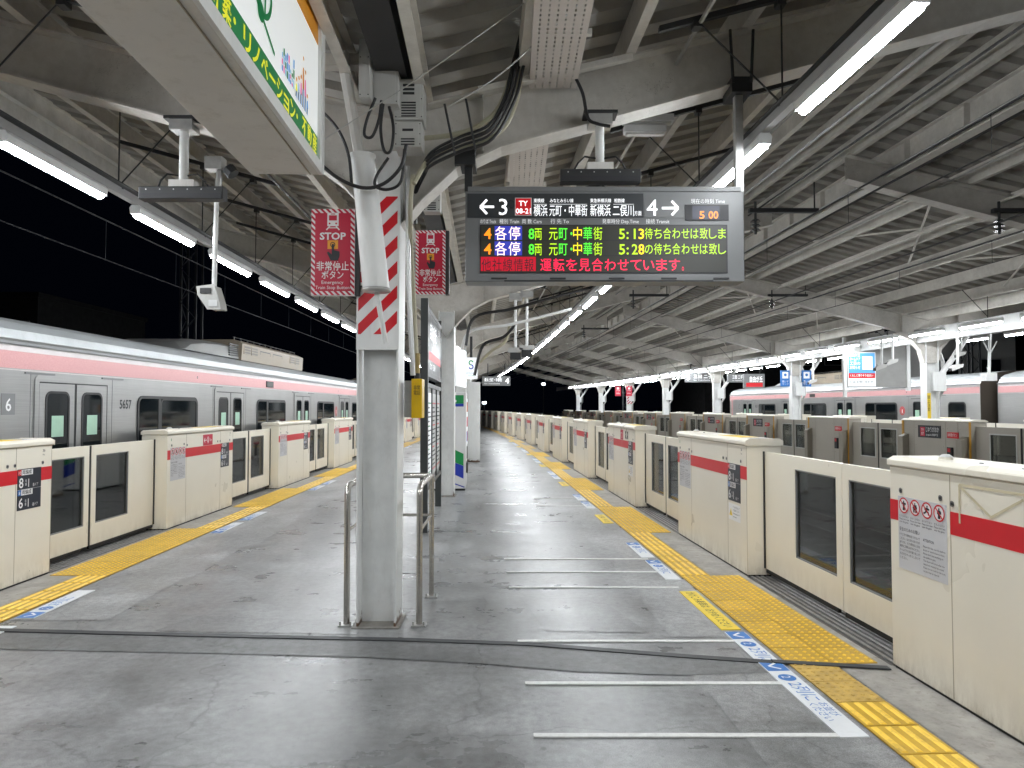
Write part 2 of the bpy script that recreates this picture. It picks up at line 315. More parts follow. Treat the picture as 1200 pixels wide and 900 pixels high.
class MB:
    def __init__(s): s.v = []; s.f = []; s.m = []
    def face(s, pts, m):
        i = len(s.v); s.v += [Vector(p) for p in pts]; s.f.append(tuple(range(i, i + len(pts)))); s.m.append(m)
    def add(s, vs, fs, m):
        i = len(s.v); s.v += [Vector(p) for p in vs]
        for f in fs: s.f.append(tuple(i + k for k in f)); s.m.append(m)
    def hexa(s, p, m): s.add(p, [(0, 3, 2, 1), (4, 5, 6, 7), (0, 1, 5, 4), (1, 2, 6, 5), (2, 3, 7, 6), (3, 0, 4, 7)], m)
    def box(s, x0, x1, y0, y1, z0, z1, m):
        s.hexa([(x0, y0, z0), (x1, y0, z0), (x1, y1, z0), (x0, y1, z0), (x0, y0, z1), (x1, y0, z1), (x1, y1, z1), (x0, y1, z1)], m)
    def rect(s, pl, a0, b0, a1, b1, d, m): s.face([pl.p(a0, b0, d), pl.p(a1, b0, d), pl.p(a1, b1, d), pl.p(a0, b1, d)], m)
    def slab(s, pl, a0, b0, a1, b1, d0, d1, m):
        s.hexa([pl.p(a0, b0, d0), pl.p(a1, b0, d0), pl.p(a1, b1, d0), pl.p(a0, b1, d0), pl.p(a0, b0, d1), pl.p(a1, b0, d1), pl.p(a1, b1, d1), pl.p(a0, b1, d1)], m)
    def poly(s, pl, pts, d, m): s.face([pl.p(a, b, d) for a, b in pts], m)
    def disc(s, pl, a, b, r, d, m, n=16, r2=0, t0=0, t1=2 * math.pi):
        for i in range(n):
            u0 = t0 + (t1 - t0) * i / n; u1 = t0 + (t1 - t0) * (i + 1) / n
            P0 = (a + r * math.cos(u0), b + r * math.sin(u0)); P1 = (a + r * math.cos(u1), b + r * math.sin(u1))
            if r2: s.poly(pl, [(a + r2 * math.cos(u0), b + r2 * math.sin(u0)), P0, P1, (a + r2 * math.cos(u1), b + r2 * math.sin(u1))], d, m)
            else: s.poly(pl, [(a, b), P0, P1], d, m)
    def line(s, pl, pts, w, d, m):
        for (a, b), (c, e) in zip(pts, pts[1:]):
            l = math.hypot(c - a, e - b) or 1; nx, ny = -(e - b) / l * w / 2, (c - a) / l * w / 2
            s.poly(pl, [(a - nx, b - ny), (c - nx, e - ny), (c + nx, e + ny), (a + nx, b + ny)], d, m)
    def text(s, pl, t, a, b, h, m, d=.002, w=None, align='l', bold=0.0, aw=None):
        v, f, x0, x1, y0, y1 = text_geo(t, bold)
        k = h / .75; kx = k
        if w and (x1 - x0) * k > w: kx = w / (x1 - x0)
        if aw: kx = aw / (x1 - x0)
        sh = {'l': 0, 'c': -(x1 - x0) * kx / 2, 'r': -(x1 - x0) * kx}[align]
        s.add([pl.p(a + sh + (x - x0) * kx, b + y * k, d) for x, y in v], f, m)
    def stripes(s, pl, a0, b0, a1, b1, w, d, m, sgn=1, phase=0):
        # diagonal bars, 45 degrees, inside a rectangle
        lo, hi = -((b1 - b0) + (a1 - a0)) * 1.5, ((b1 - b0) + (a1 - a0)) * 1.5
        t = lo + phase
        while t < hi:
            q = [(a0, b0), (a1, b0), (a1, b1), (a0, b1)]
            c0 = (a0 * -sgn + b0) + t
            q = clip(q, -sgn, 1, c0 + w); 
            if q: q = clip(q, sgn, -1, -c0)
            if len(q) > 2: s.poly(pl, q, d, m)
            t += 2 * w
    def tube(s, pts, r, m, n=8, caps=True, r1=None):
        pts = [Vector(p) for p in pts]; base = len(s.v); up = None
        for i, p in enumerate(pts):
            d = (pts[min(i + 1, len(pts) - 1)] - pts[max(i - 1, 0)]).normalized()
            if up is None: up = Vector((0, 0, 1)) if abs(d.z) < .9 else Vector((1, 0, 0))
            a = d.cross(up).normalized(); b = a.cross(d).normalized(); up = b
            rr = r if r1 is None else r + (r1 - r) * i / (len(pts) - 1)
            s.v += [p + (a * math.cos(2 * math.pi * k / n) + b * math.sin(2 * math.pi * k / n)) * rr for k in range(n)]
        for i in range(len(pts) - 1):
            for k in range(n):
                q = base + i * n; s.f.append((q + k, q + (k + 1) % n, q + n + (k + 1) % n, q + n + k)); s.m.append(m)
        if caps:
            s.f.append(tuple(range(base + n - 1, base - 1, -1))); s.m.append(m)
            q = base + (len(pts) - 1) * n; s.f.append(tuple(range(q, q + n))); s.m.append(m)
    def prism(s, prof, fn, ts, m, closed=True, caps=True):
        # profile of 2-D points carried along stations ts by fn(point, t)
        base = len(s.v); n = len(prof)
        for t in ts: s.v += [Vector(fn(q, t)) for q in prof]
        for i in range(len(ts) - 1):
            for k in range(n if closed else n - 1):
                a = base + i * n; s.f.append((a + k, a + (k + 1) % n, a + n + (k + 1) % n, a + n + k)); s.m.append(m)
        if caps and closed:
            s.f.append(tuple(range(base, base + n))); s.m.append(m)
            q = base + (len(ts) - 1) * n; s.f.append(tuple(range(q, q + n))); s.m.append(m)
    def mesh(s, name, bevel=0, smooth=False):
        me = bpy.data.meshes.new(name); mats = []
        for m in s.m:
            if m not in mats: mats.append(m)
        me.from_pydata([tuple(v) for v in s.v], [], s.f)
        for m in mats: me.materials.append(M(m))
        idx = {m: i for i, m in enumerate(mats)}
        me.polygons.foreach_set('material_index', [idx[m] for m in s.m])
        if smooth: me.polygons.foreach_set('use_smooth', [True] * len(s.f))
        me.update()
        if bevel:
            bm = bmesh.new(); bm.from_mesh(me)
            bmesh.ops.remove_doubles(bm, verts=bm.verts, dist=1e-5)
            bmesh.ops.bevel(bm, geom=[e for e in bm.edges if len(e.link_faces) == 2 and e.calc_face_angle(0) > .5], offset=bevel, segments=2, affect='EDGES', profile=.6, clamp_overlap=True)
            bm.to_mesh(me); bm.free()
        elif smooth:
            bm = bmesh.new(); bm.from_mesh(me)
            for e in bm.edges:
                if len(e.link_faces) == 2 and e.calc_face_angle(0) > .7: e.smooth = False
            bm.to_mesh(me); bm.free()
        return me
CACHE = {}
def part(name, parent, src, bevel=0, smooth=False, key=None, loc=None, rot=None, label=None, kind=None):
    if key is not None and key in CACHE: me = CACHE[key]
    else:
        mb = src() if callable(src) else src
        me = mb if isinstance(mb, bpy.types.Mesh) else mb.mesh(name, bevel, smooth)
        if key is not None: CACHE[key] = me
    o = bpy.data.objects.new(name, me); COL.objects.link(o)
    if parent: o.parent = parent
    if loc: o.location = loc
    if rot: o.rotation_euler = rot
    if label: o['label'] = label
    if kind: o['kind'] = kind
    return o
def tag(o, label, cat, group=None):
    o['label'] = label; o['category'] = cat
    if group: o['group'] = group
    return o
def thing(name, label, cat, loc=(0, 0, 0), rz=0, group=None):
    o = bpy.data.objects.new(name, None); o.empty_display_size = .2; COL.objects.link(o)
    o.location = loc; o.rotation_euler = (0, 0, rz); return tag(o, label, cat, group)
def struct(name, src, **k):
    o = part(name, None, src, **k); o['kind'] = 'structure'; return o
def lthing(name, label, cat, src, group=None, loc=None, rot=None, **k):
    return tag(part(name, None, src, loc=loc, rot=rot, **k), label, cat, group)
ORD = ['nearest', 'second', 'third', 'fourth', 'fifth', 'sixth', 'seventh', 'eighth', 'ninth', 'tenth', 'eleventh', 'twelfth', 'thirteenth', 'fourteenth', 'fifteenth', 'sixteenth', 'seventeenth', 'eighteenth', 'nineteenth', 'twentieth'] + ['twenty-' + w for w in ('first', 'second', 'third', 'fourth', 'fifth', 'sixth', 'seventh', 'eighth', 'ninth')] + ['thirtieth'] + ['thirty-' + w for w in ('first', 'second', 'third', 'fourth', 'fifth', 'sixth', 'seventh', 'eighth', 'ninth')] + ['fortieth', 'forty-first', 'forty-second']
def at(px, py, Y):                                    # photo pixel at distance Y -> point in the place
    v = (450 - py) / F; dy = math.cos(PITCH) - v * math.sin(PITCH); dz = math.sin(PITCH) + v * math.cos(PITCH)
    t = Y / dy; return Vector(((px - 600) / F * t, Y, H + dz * t))
# lateral course of the station: straight near the camera, bending left further off; the left edge runs straighter
def wt(x0): return max(0, min(1, (x0 + 4.55) / 7.28))
def off(x0, y):
    t = wt(x0); return (-.0158 - t * .0412) * y - t * .001 * max(0, y - 20) ** 2
def P(x0, y, z=0): return Vector((x0 + off(x0, y), y, z))
def head(x0, y):
    t = wt(x0); return -math.atan((-.0158 - t * .0412) - 2 * t * .001 * max(0, y - 20))

# ================================================================= GROUND, TRACKS, PLATFORMS
YS = [-8, 0, 8, 16] + [20 + 3 * i for i in range(22)]
def strip(x0, x1, z, m, ys=YS, mb=None, th=None):
    mb = mb or MB()
    for a, b in zip(ys, ys[1:]):
        if th is None: mb.face([P(x0, a, z), P(x1, a, z), P(x1, b, z), P(x0, b, z)], m)
        else: mb.hexa([P(x0, a, z - th), P(x1, a, z - th), P(x1, b, z - th), P(x0, b, z - th), P(x0, a, z), P(x1, a, z), P(x1, b, z), P(x0, b, z)], m)
    return mb
g = MB(); g.face([(-300, -60, -1.62), (300, -60, -1.62), (300, 400, -1.62), (-300, 400, -1.62)], 'ballast')
struct('ground', g)
slab = MB()
prof = [(-4.98, -1.35), (3.12, -1.35), (3.12, -.001), (-4.98, -.001)]
slab.prism(prof, lambda q, t: P(q[0], t, q[1]), YS, 'slab_side')
strip(-4.98, 3.12, 0.0, 'floor', mb=slab)
FLOOR = struct('platform_floor', slab)
sl2 = MB()
sl2.prism([(10.32, -1.35), (14.75, -1.35), (14.75, -.001), (10.32, -.001)], lambda q, t: P(q[0], t, q[1]), YS, 'slab_side')
strip(10.32, 14.75, 0.0, 'floor', mb=sl2)
struct('opposite_platform_floor', sl2)
# worn concrete between the yellow line and the gates, and resin-coated bands
ec = MB(); strip(2.37, 2.74, .004, 'edge_concrete', mb=ec); strip(-4.56, -4.19, .004, 'edge_concrete', mb=ec)
part('edge_concrete', FLOOR, ec)
lp = MB()
def fpoly(pts, z, m, mb=None):
    mb = mb or lp; mb.face([Vector((x, y, z)) for x, y in pts], m)
def fat(px, py): q = at(px, py, 10); d = q - Vector((0, 0, H)); t = -H / d.z; return (d.x * t, d.y * t)
def band(xin, xout, y0, y1, m, z, jag):
    mb = MB(); y = y0; random.seed(int(abs(xin) * 100)); a = xin
    while y < y1:
        L_ = random.uniform(.9, 3.2); y2 = min(y1, y + L_)
        mb.face([P(a, y, z), P(xout, y, z), P(xout, y2, z), P(a + random.uniform(-.05, .05), y2, z)], m)
        y = y2; a = xin + random.uniform(-jag, jag)
    return mb
part('floor_patch', FLOOR, band(1.42, 2.03, 5.2, 34, 'patch_light', .003, .16)); part('floor_patch', FLOOR, band(1.36, 2.03, 2.0, 4.55, 'patch_light', .003, .1))
part('floor_patch', FLOOR, band(-3.05, -3.85, 5.6, 30, 'patch_light', .003, .3)); part('floor_patch', FLOOR, band(-3.4, -3.85, 2.5, 5.1, 'patch_light', .003, .1))
def quad_patch(px, m, z): part('floor_patch', FLOOR, (lambda mb: (mb.face([Vector((*fat(*q), z)) for q in px], m), mb)[1])(MB()))
for i in range(7):
    xs = [-30, 130, 280, 430, 560, 680, 800, 905]; lo = [761, 764, 767, 771, 778, 788, 792, 789]; hi = [741, 745, 748, 750, 753, 760, 769, 777]
    quad_patch([(xs[i], lo[i]), (xs[i + 1], lo[i + 1]), (xs[i + 1], hi[i + 1]), (xs[i], hi[i])], 'patch_dark', .0045)
quad_patch([(420, 672), (512, 672), (515, 655), (422, 655)], 'patch_light', .0045)
quad_patch([(640, 740), (760, 742), (700, 700), (610, 702)], 'patch_dark2', .0035)
quad_patch([(180, 740), (420, 744), (420, 728), (230, 722)], 'patch_dark2', .0035)
jt = MB()
jp = [fat(*q) for q in [(-60, 738), (250, 746), (480, 751), (620, 756), (800, 770), (908, 777.5)]]
for a, b in zip(jp, jp[1:]):
    jt.hexa([(a[0], a[1] - .032, -.002), (b[0], b[1] - .032, -.002), (b[0], b[1] + .032, -.002), (a[0], a[1] + .032, -.002),
             (a[0], a[1] - .032, .0112), (b[0], b[1] - .032, .0112), (b[0], b[1] + .032, .0112), (a[0], a[1] + .032, .0112)], 'joint')
ja, jb = fat(905, 777.3), fat(1042, 785)
jt.hexa([(ja[0], ja[1] - .028, .01), (jb[0], jb[1] - .028, .01), (jb[0], jb[1] + .028, .01), (ja[0], ja[1] + .028, .01), (ja[0], ja[1] - .028, .0166), (jb[0], jb[1] - .028, .0166), (jb[0], jb[1] + .028, .0166), (ja[0], ja[1] + .028, .0166)], 'joint')
part('expansion_joint', FLOOR, jt)
# a drain cover and small cracks on the floor
# queue lines across the floor
for i, (y, xa, xb) in enumerate([(3.65, .11, 1.72), (4.33, .08, 1.70), (5.1, .04, 1.66), (6.6, -.03, 1.55), (7.22, -.06, 1.52), (7.82, -.09, 1.5), (12.0, .4, 1.25), (13.0, .4, 1.2)]):
    q = MB(); th = .02
    q.hexa([(xa, y - th, .002), (xb, y - th - .0, .002), (xb, y + th, .002), (xa, y + th, .002), (xa, y - th, .0085), (xb, y - th, .0085), (xb, y + th, .0085), (xa, y + th, .0085)], 'floor_white')
    part('queue_line', FLOOR, q)
# tactile blocks, each a piece of the floor
def tile_dots(m):
    mb = MB(); mb.box(-.1455, .1455, -.1455, .1455, .002, .010, m)
    for i in range(5):
        for j in range(5):
            x, y = -.118 + i * .059, -.118 + j * .059; a, b = .016, .009
            mb.add([(x - a, y, .010), (x, y - a, .010), (x + a, y, .010), (x, y + a, .010), (x - b, y, .0155), (x, y - b, .0155), (x + b, y, .0155), (x, y + b, .0155)],
                   [(0, 1, 5, 4), (1, 2, 6, 5), (2, 3, 7, 6), (3, 0, 4, 7), (4, 5, 6, 7)], m if m != 'tactile' else 'tactile_top')
    return mb
def tile_bars(m):
    mb = MB(); mb.box(-.1455, .1455, -.1455, .1455, .002, .010, m)
    for i in range(4):
        x = -.111 + i * .074; a, b = .018, .011
        mb.hexa([(x - a, -.135, .010), (x + a, -.135, .010), (x + a, .135, .010), (x - a, .135, .010), (x - b, -.13, .0155), (x + b, -.13, .0155), (x + b, .13, .0155), (x - b, .13, .0155)], m if m != 'tactile' else 'tactile_top')
    return mb
TILE = {(a, m): (tile_dots if a == 'd' else tile_bars)(m).mesh('tactile_tile') for a in 'db' for m in ('tactile', 'tactile_old')}
rest = MB()
R_PITCH, L_PITCH, BOXL = 4.78, 4.82, 2.35
R_BOX = [7.01 + R_PITCH * k for k in range(-2, 13)]          # near ends of right-hand gate boxes (along Y)
R_BOX[1] = 2.27
L_BOX = [9.63 + L_PITCH * k for k in range(-2, 9)]
def in_open(y, boxes): return not any(b - .02 < y < b + BOXL + .02 for b in boxes)
def lay_tile(x0, y, kind, m='tactile'):
    p = P(x0, y, 0)
    if 3.0 < y < 26:
        o = bpy.data.objects.new('tactile_tile', TILE[(kind, m)]); COL.objects.link(o); o.parent = FLOOR
        o.location = p; o.rotation_euler = (R(random.uniform(-.15, .15)), 0, head(x0, y) + random.uniform(-.002, .002))
    else:
        rest.hexa([P(x0 - .147, y - .147, .002), P(x0 + .147, y - .147, .002), P(x0 + .147, y + .147, .002), P(x0 - .147, y + .147, .002),
                   P(x0 - .147, y - .147, .012), P(x0 + .147, y - .147, .012), P(x0 + .147, y + .147, .012), P(x0 - .147, y + .147, .012)], m)
y = -3.0
while y < 66:
    for side, boxes, face in ((1, R_BOX, 2.73), (-1, L_BOX, -4.55)):
        op = in_open(y, boxes)
        old = side == 1 and 4.05 < y < 4.62
        if op and old: op = True
        lay_tile(face - side * .53, y, 'd' if op or old else 'b', 'tactile_old' if old else 'tactile')
        if op: lay_tile(face - side * .225, y, 'd', 'tactile_old' if (side == 1 and 4.4 < y < 4.62) else 'tactile')
    y += .3
part('tactile_strip', FLOOR, rest, kind='stuff')
# floor stickers beside the yellow lines
def sticker(side, face, y, long, white=True):
    mb = MB(); x0 = face - side * .80
    o = P(x0, y, .0095); hd = head(x0, y)
    fwd = Vector((-math.sin(hd), math.cos(hd), 0)); rt = Vector((math.cos(hd), math.sin(hd), 0))
    pl = Pl(o + fwd * long / 2 - rt * .075 if side == 1 else o - fwd * long / 2 + rt * .075, -fwd if side == 1 else fwd, rt if side == 1 else -rt)
    if white:
        mb.slab(pl, 0, 0, long, .15, -.007, 0, 'sticker_white')
        mb.rect(pl, .0, .005, .16, .145, .0012, 'blue')
        mb.line(pl, [(.03, .1), (.08, .04), (.13, .1)], .018, .0024, 'white')
        mb.disc(pl, .27, .075, .055, .0012, 'blue', 12)
        mb.text(pl, '2', .245, .045, .06, 'white', .0024)
        mb.text(pl, '2列に', .35, .04, .085, 'blue', .0012, w=.26)
        if long > .9: mb.text(pl, 'お並び\nください', .64, .085, .045, 'blue', .0012, w=.3)
    else:
        mb.slab(pl, 0, 0, long, .15, -.007, 0, 'yellow')
        mb.text(pl, 'かけこみ乗車は', .05, .045, .07, 'ink', .0012, w=long / 2 - .08)
        mb.text(pl, 'おやめください', long / 2 + .03, .045, .07, 'ink', .0012, w=long / 2 - .08)
    part('floor_sticker', FLOOR, mb)
for y, l in ((4.15, 1.05), (4.98, .62)): sticker(1, 2.73, y, l)
sticker(1, 2.73, 5.9, 1.1, False)
for b in R_BOX[2:8]:
    for d in (.0, 1.0): sticker(1, 2.73, b + .3 + d - .0, .85)
    sticker(1, 2.73, b + 3.6, .8, False)
for b in L_BOX[1:7]:
    for d in (.2, 1.25): sticker(-1, -4.55, b + d + .0, .85)
# threshold plates with grooves in each gate opening
def plate(side, face, y0, y1):
    mb = MB(); a, b = (face - .005, face + .37) if side == 1 else (face - .37, face + .005)
    mb.hexa([P(a, y0, .002), P(b, y0, .002), P(b, y1, .002), P(a, y1, .002), P(a, y0, .006), P(b, y0, .006), P(b, y1, .006), P(a, y1, .006)], 'groove_plate')
    for i in range(7):
        x = a + .03 + i * .052
        mb.hexa([P(x, y0, .006), P(x + .024, y0, .006), P(x + .024, y1, .006), P(x, y1, .006), P(x, y0, .014), P(x + .024, y0, .014), P(x + .024, y1, .014), P(x, y1, .014)], 'groove_rib')
    part('threshold_plate', FLOOR, mb)
for b in R_BOX[1:8]: plate(1, 2.73, b + BOXL + .01, b + R_PITCH - .03)
for b in L_BOX[1:7]: plate(-1, -4.55, b + BOXL + .01, b + L_PITCH - .01)
for (x, y0, y1) in ((.0, 0, 0),): pass

# tracks between the platforms and under the trains
SLP = None
def slp():
    mb = MB(); mb.prism([(-.12, 0), (.12, 0), (.09, .14), (-.09, .14)], lambda q, t: (t, q[0], q[1]), [-1.2, 1.2], 'sleeper'); return mb
def track(xc, label, y0=-4, y1=70, n=60):
    t = thing('railway_track', label, 'track')
    for s in (-.5335, .5335):
        mb = MB()
        mb.prism([(-.065, 0), (.065, 0), (.012, .03), (.012, .12), (.034, .125), (.034, .15), (-.034, .15), (-.034, .125), (-.012, .12), (-.012, .03)],
                 lambda q, tt: P(xc, tt, 0) + Vector((s + q[0], 0, -1.25 + q[1])), [v for v in YS if v <= 75], 'rail_side')
        mb.prism([(-.03, .151), (.03, .151), (.03, .154), (-.03, .154)], lambda q, tt: P(xc, tt, 0) + Vector((s + q[0], 0, -1.25 + q[1])), [v for v in YS if v <= 75], 'rail')
        part('rail', t, mb)
    for i in range(n):
        y = y0 + i * .6
        part('sleeper', t, slp, key='sleeper', loc=P(xc, y, -1.40), rot=(0, 0, head(xc, y)))
    return t
tb = MB(); strip(3.12, 10.32, -1.37, 'ballast', mb=tb); struct('track_bed', tb)
track(4.85, 'railway track nearer our platform, lying beyond the right-hand gates')
track(8.55, 'railway track along the opposite platform edge')

# ================================================================= PLATFORM GATES
def ring(mb, pl, a, b, r, k):
    mb.disc(pl, a, b, r, .0032, 'white', 18); mb.disc(pl, a, b, r, .0045, 'red', 20, r * .82)
    L = lambda pts, w=.011: mb.line(pl, [(a + x * r, b + y * r) for x, y in pts], w * r / .05, .0045, 'ink')
    mb.disc(pl, a + (.1 if k == 2 else 0) * r, b + .48 * r, r * .13, .0045, 'ink', 8)
    if k == 0: L([(-.45, .2), (0, .3), (.45, .2)]); L([(0, .35), (0, -.15)], .02); L([(-.12, -.6), (0, -.1), (.14, -.6)], .013)
    if k == 1: L([(-.2, .3), (-.2, -.6)], .013); L([(.2, .35), (.2, -.6)], .013); L([(0, .35), (0, -.3)], .016); L([(-.4, .0), (.4, .0)])
    if k == 2: L([(.05, .3), (-.1, -.1)], .02); L([(.5, .1), (.05, .25), (-.4, .1)]); L([(-.1, -.1), (.35, -.25), (.3, -.55)]); L([(-.1, -.1), (-.35, -.35), (-.6, -.35)])
    if k == 3: L([(0, .35), (0, -.1)], .024); L([(-.1, -.65), (-.06, -.1)], .013); L([(.12, -.65), (.06, -.1)], .013); L([(-.25, .25), (-.22, -.15)]); L([(.25, .25), (.3, -.1)])
    mb.line(pl, [(a - r * .62, b + r * .62), (a + r * .62, b - r * .62)], r * .16, .0058, 'red')
def f_body():
    mb = MB(); mb.box(0, .35, 0, BOXL, .02, 1.30, 'cream'); return mb
def f_skirt():
    mb = MB(); mb.box(.012, .34, .012, BOXL - .012, 0.001, .02, 'black_gap'); return mb
def f_lid():
    mb = MB()
    mb.prism([(-.012, 1.302), (.362, 1.302), (.362, 1.340), (.33, 1.362), (.03, 1.362), (-.012, 1.340)], lambda q, t: (q[0], t, q[1]), [-.012, BOXL + .012], 'cream'); return mb
def FP(): return Pl((0, BOXL, 0), (0, -1, 0), (0, 0, 1))
def f_seams(xs):
    def f():
        mb = MB(); pl = FP()
        for x in xs: mb.slab(pl, x - .003, .03, x + .003, 1.297, -.004, .0012, 'cream_seam')
        mb.slab(pl, .0, 1.292, BOXL, 1.2985, -.004, .0012, 'cream_seam')
        for x in (BOXL - .012,): mb.slab(pl, x, .02, x + .006, 1.29, -.004, .0012, 'cream_seam')
        return mb
    return f
def f_notice():
    mb = MB(); pl = FP(); a = .09
    mb.slab(pl, a, .66, a + .46, 1.115, -.001, .002, 'sheet_grey')
    for k in range(4):
        ring(mb, pl, a + .062 + k * .112, 1.06, .05, k)
        for j, s in enumerate(('のりださない', 'Please don\'t lean', 'over the gates')): mb.text(pl, (('たてかけない', 'かけこまない', 'のりださない', '立ち入らない')[k] if j == 0 else s), a + .014 + k * .112, .985 - j * .017, .012, 'ink', .0032, w=.098)
    mb.text(pl, '安全のためのお願い', a + .014, .90, .02, 'ink', .0032, w=.2)
    for j in range(7): mb.text(pl, ['ドアに手や荷物を近づけないで', 'ください。はさまれるおそれが', 'あります。ドアが閉まるときは', '無理なご乗車はおやめください。', 'ホームドアから身を乗り出したり', 'もたれかかったりしないで', 'ください。'][j], a + .014, .868 - j * .024, .014, 'ink', .0032, w=.2)
    mb.text(pl, 'ATTENTION', a + .245, .87, .018, 'ink', .0032, w=.1)
    for j in range(8): mb.text(pl, ['Please don\'t lean over the platform', 'doors or stand close to them.', 'Please don\'t put anything on', 'the platform gate.', 'The doors will close after the', 'departure melody has ended.', 'Please do not rush for the train,', 'as you may be injured.'][j], a + .245, .835 - j * .021, .012, 'ink', .0032, w=.2)
    return mb
def f_band(segs):
    def f():
        mb = MB(); pl = FP()
        for a, b in segs: mb.slab(pl, a, .955, b, 1.085, -.001, .0018, 'red')
        return mb
    return f
def f_car(num1, num2, tall=True):
    def f():
        mb = MB(); pl = FP(); a, w = 1.84, .34
        mb.slab(pl, a, .70, a + w, 1.09, -.001, .003, 'navy')
        for k, (z, n, big, c) in enumerate(((.905, '10', num1, 'red'), (.715, '8', num2, 'blue'))):
            mb.rect(pl, a + .004, z + .125, a + .05, z + .178, .0042, c); mb.text(pl, n, a + .027, z + .135, .033, 'white', .0054, w=.04, align='c')
            mb.rect(pl, a + .052, z + .125, a + .215, z + .178, .0042, 'white'); mb.text(pl, '両編成', a + .062, z + .136, .034, 'ink', .0054, w=.14, bold=.01)
            mb.text(pl, big[0], a + .02, z + .008, .1, 'white', .0042, bold=.01)
            mb.text(pl, '号\n車', a + .105, z + .055, .024, 'white', .0042, w=.024)
            mb.text(pl, big[1], a + .15, z + .008, .085, 'white', .0042)
            mb.text(pl, '番ドア', a + .215, z + .008, .028, 'white', .0042, w=.08)
        mb.rect(pl, a, .894, a + w, .897, .0042, 'sheet_grey')
        return mb
    return f
def f_caution():
    mb = MB(); pl = FP(); a = 1.85
    mb.slab(pl, a, .50, a + .32, .67, -.001, .002, 'white')
    mb.poly(pl, [(a + .02, .545), (a + .11, .545), (a + .065, .62)], .0032, 'yellow'); mb.text(pl, '!', a + .058, .553, .045, 'ink', .0044)
    for j in range(4): mb.text(pl, ['ドアから手をはなして', 'ご注意ください', 'Please keep clear of', 'the doors'][j], a + .125, .63 - j * .032, .019, 'ink', .0032, w=.18)
    return mb
def f_locks():
    mb = MB(); pl = FP()
    for x, z in ((.12, 1.15), (.50, 1.15), (.60, 1.13), (1.70, 1.13), (1.80, 1.13), (2.2, 1.13)):
        mb.disc(pl, x, z, .018, .004, 'lock', 12); mb.disc(pl, x, z, .008, .0055, 'ink', 8)
        mb.slab(pl, x - .012, z - .012, x + .012, z + .012, 0, .0035, 'lock')
    return mb
def f_small():
    mb = MB(); pl = FP()
    mb.text(pl, '36', 2.2, 1.235, .03, 'ink', .002, w=.05); mb.text(pl, 'No.', 2.2, 1.20, .018, 'ink', .002)
    mb.rect(pl, .1, 1.21, .116, 1.245, .002, 'green'); mb.disc(pl, 2.04, .1, .004, .002, 'ink', 6)
    return mb
def f_topsticker():
    mb = MB(); pl = Pl((.02, BOXL, 1.364), (0, -1, 0), (1, 0, 0))
    pl = Pl((.06, 0, 1.3625), (0, -1, 0), (1, 0, 0)); pl.o = Vector((.06, BOXL, 1.3625))
    mb.slab(pl, 1.35, .01, 2.0, .21, -.001, .002, 'yellow')
    mb.text(pl, '手をのせない', 1.4, .1, .07, 'ink', .0032, w=.5); mb.text(pl, 'Do not touch', 1.4, .04, .035, 'ink', .0032, w=.5)
    mb.slab(pl, 2.03, .01, 2.22, .21, -.001, .002, 'sheet_grey')
    mb.text(pl, 'CAUTION', 2.04, .12, .03, 'ink', .0032, w=.16); mb.text(pl, '注意', 2.04, .05, .04, 'ink', .0032, w=.16)
    return mb
def f_knob():
    mb = MB(); c = (.14, BOXL - .35, 1.362)
    mb.tube([c, (c[0], c[1], 1.378)], .042, 'cream', 12, r1=.036); mb.tube([(c[0], c[1], 1.378), (c[0], c[1], 1.394)], .04, 'grey_box', 12, r1=.02)
    mb.tube([(c[0], c[1] - .3, 1.362), (c[0], c[1] - .3, 1.367)], .012, 'ink', 8)
    return mb
def f_hatch():
    mb = MB(); pl = Pl((.06, BOXL, 1.3625), (0, -1, 0), (1, 0, 0))
    for a, b, c, d in ((1.0, .03, 1.4, .036), (1.0, .214, 1.4, .22), (1.0, .03, 1.006, .22), (1.394, .03, 1.4, .22)): mb.slab(pl, a, b, c, d, -.001, .003, 'mid_grey')
    mb.slab(pl, 1.5, .03, 1.7, .2, -.001, .002, 'sheet_grey')
    for a, b, c, d in ((1.5, .03, 1.7, .036), (1.5, .194, 1.7, .2), (1.5, .03, 1.506, .2)): mb.slab(pl, a, b, c, d, .002, .004, 'ink')
    return mb
def f_tape():
    mb = MB(); pl = FP()
    for q in ([(.66, 1.03), (.66, 1.245), (1.13, 1.245), (1.13, 1.03)], [(.67, 1.235), (.90, 1.10)], [(1.12, 1.22), (.90, 1.10)]): mb.line(pl, q, .014, .003, 'tape')
    return mb
def f_exit(kind):
    def f():
        mb = MB(); pl = FP()
        if kind == 'arrow':
            mb.slab(pl, 1.15, 1.09, 1.5, 1.255, -.001, .003, 'maroon')
            mb.line(pl, [(1.27, 1.17), (1.18, 1.17)], .012, .0042, 'white'); mb.line(pl, [(1.215, 1.205), (1.18, 1.17), (1.215, 1.135)], .012, .0042, 'white')
            mb.disc(pl, 1.325, 1.18, .042, .0042, 'white', 14, .034); mb.disc(pl, 1.325, 1.195, .012, .0042, 'white', 8); mb.line(pl, [(1.325, 1.185), (1.325, 1.12)], .02, .0042, 'white')
            mb.text(pl, '5m', 1.39, 1.15, .045, 'white', .0042)
        else:
            mb.slab(pl, 1.2, 1.09, 1.42, 1.27, -.001, .003, 'maroon')
            mb.line(pl, [(1.24, 1.14), (1.24, 1.21), (1.30, 1.21)], .014, .0042, 'white'); mb.line(pl, [(1.34, 1.12), (1.36, 1.22)], .02, .0042, 'white'); mb.text(pl, '10m', 1.29, 1.11, .03, 'white', .0042)
            for x in (1.6, 1.75): mb.slab(pl, x, 1.12, x + .07, 1.25, -.001, .003, 'ink'); mb.text(pl, '非常', x + .005, 1.18, .03, 'white', .0042, w=.06)
        return mb
    return f
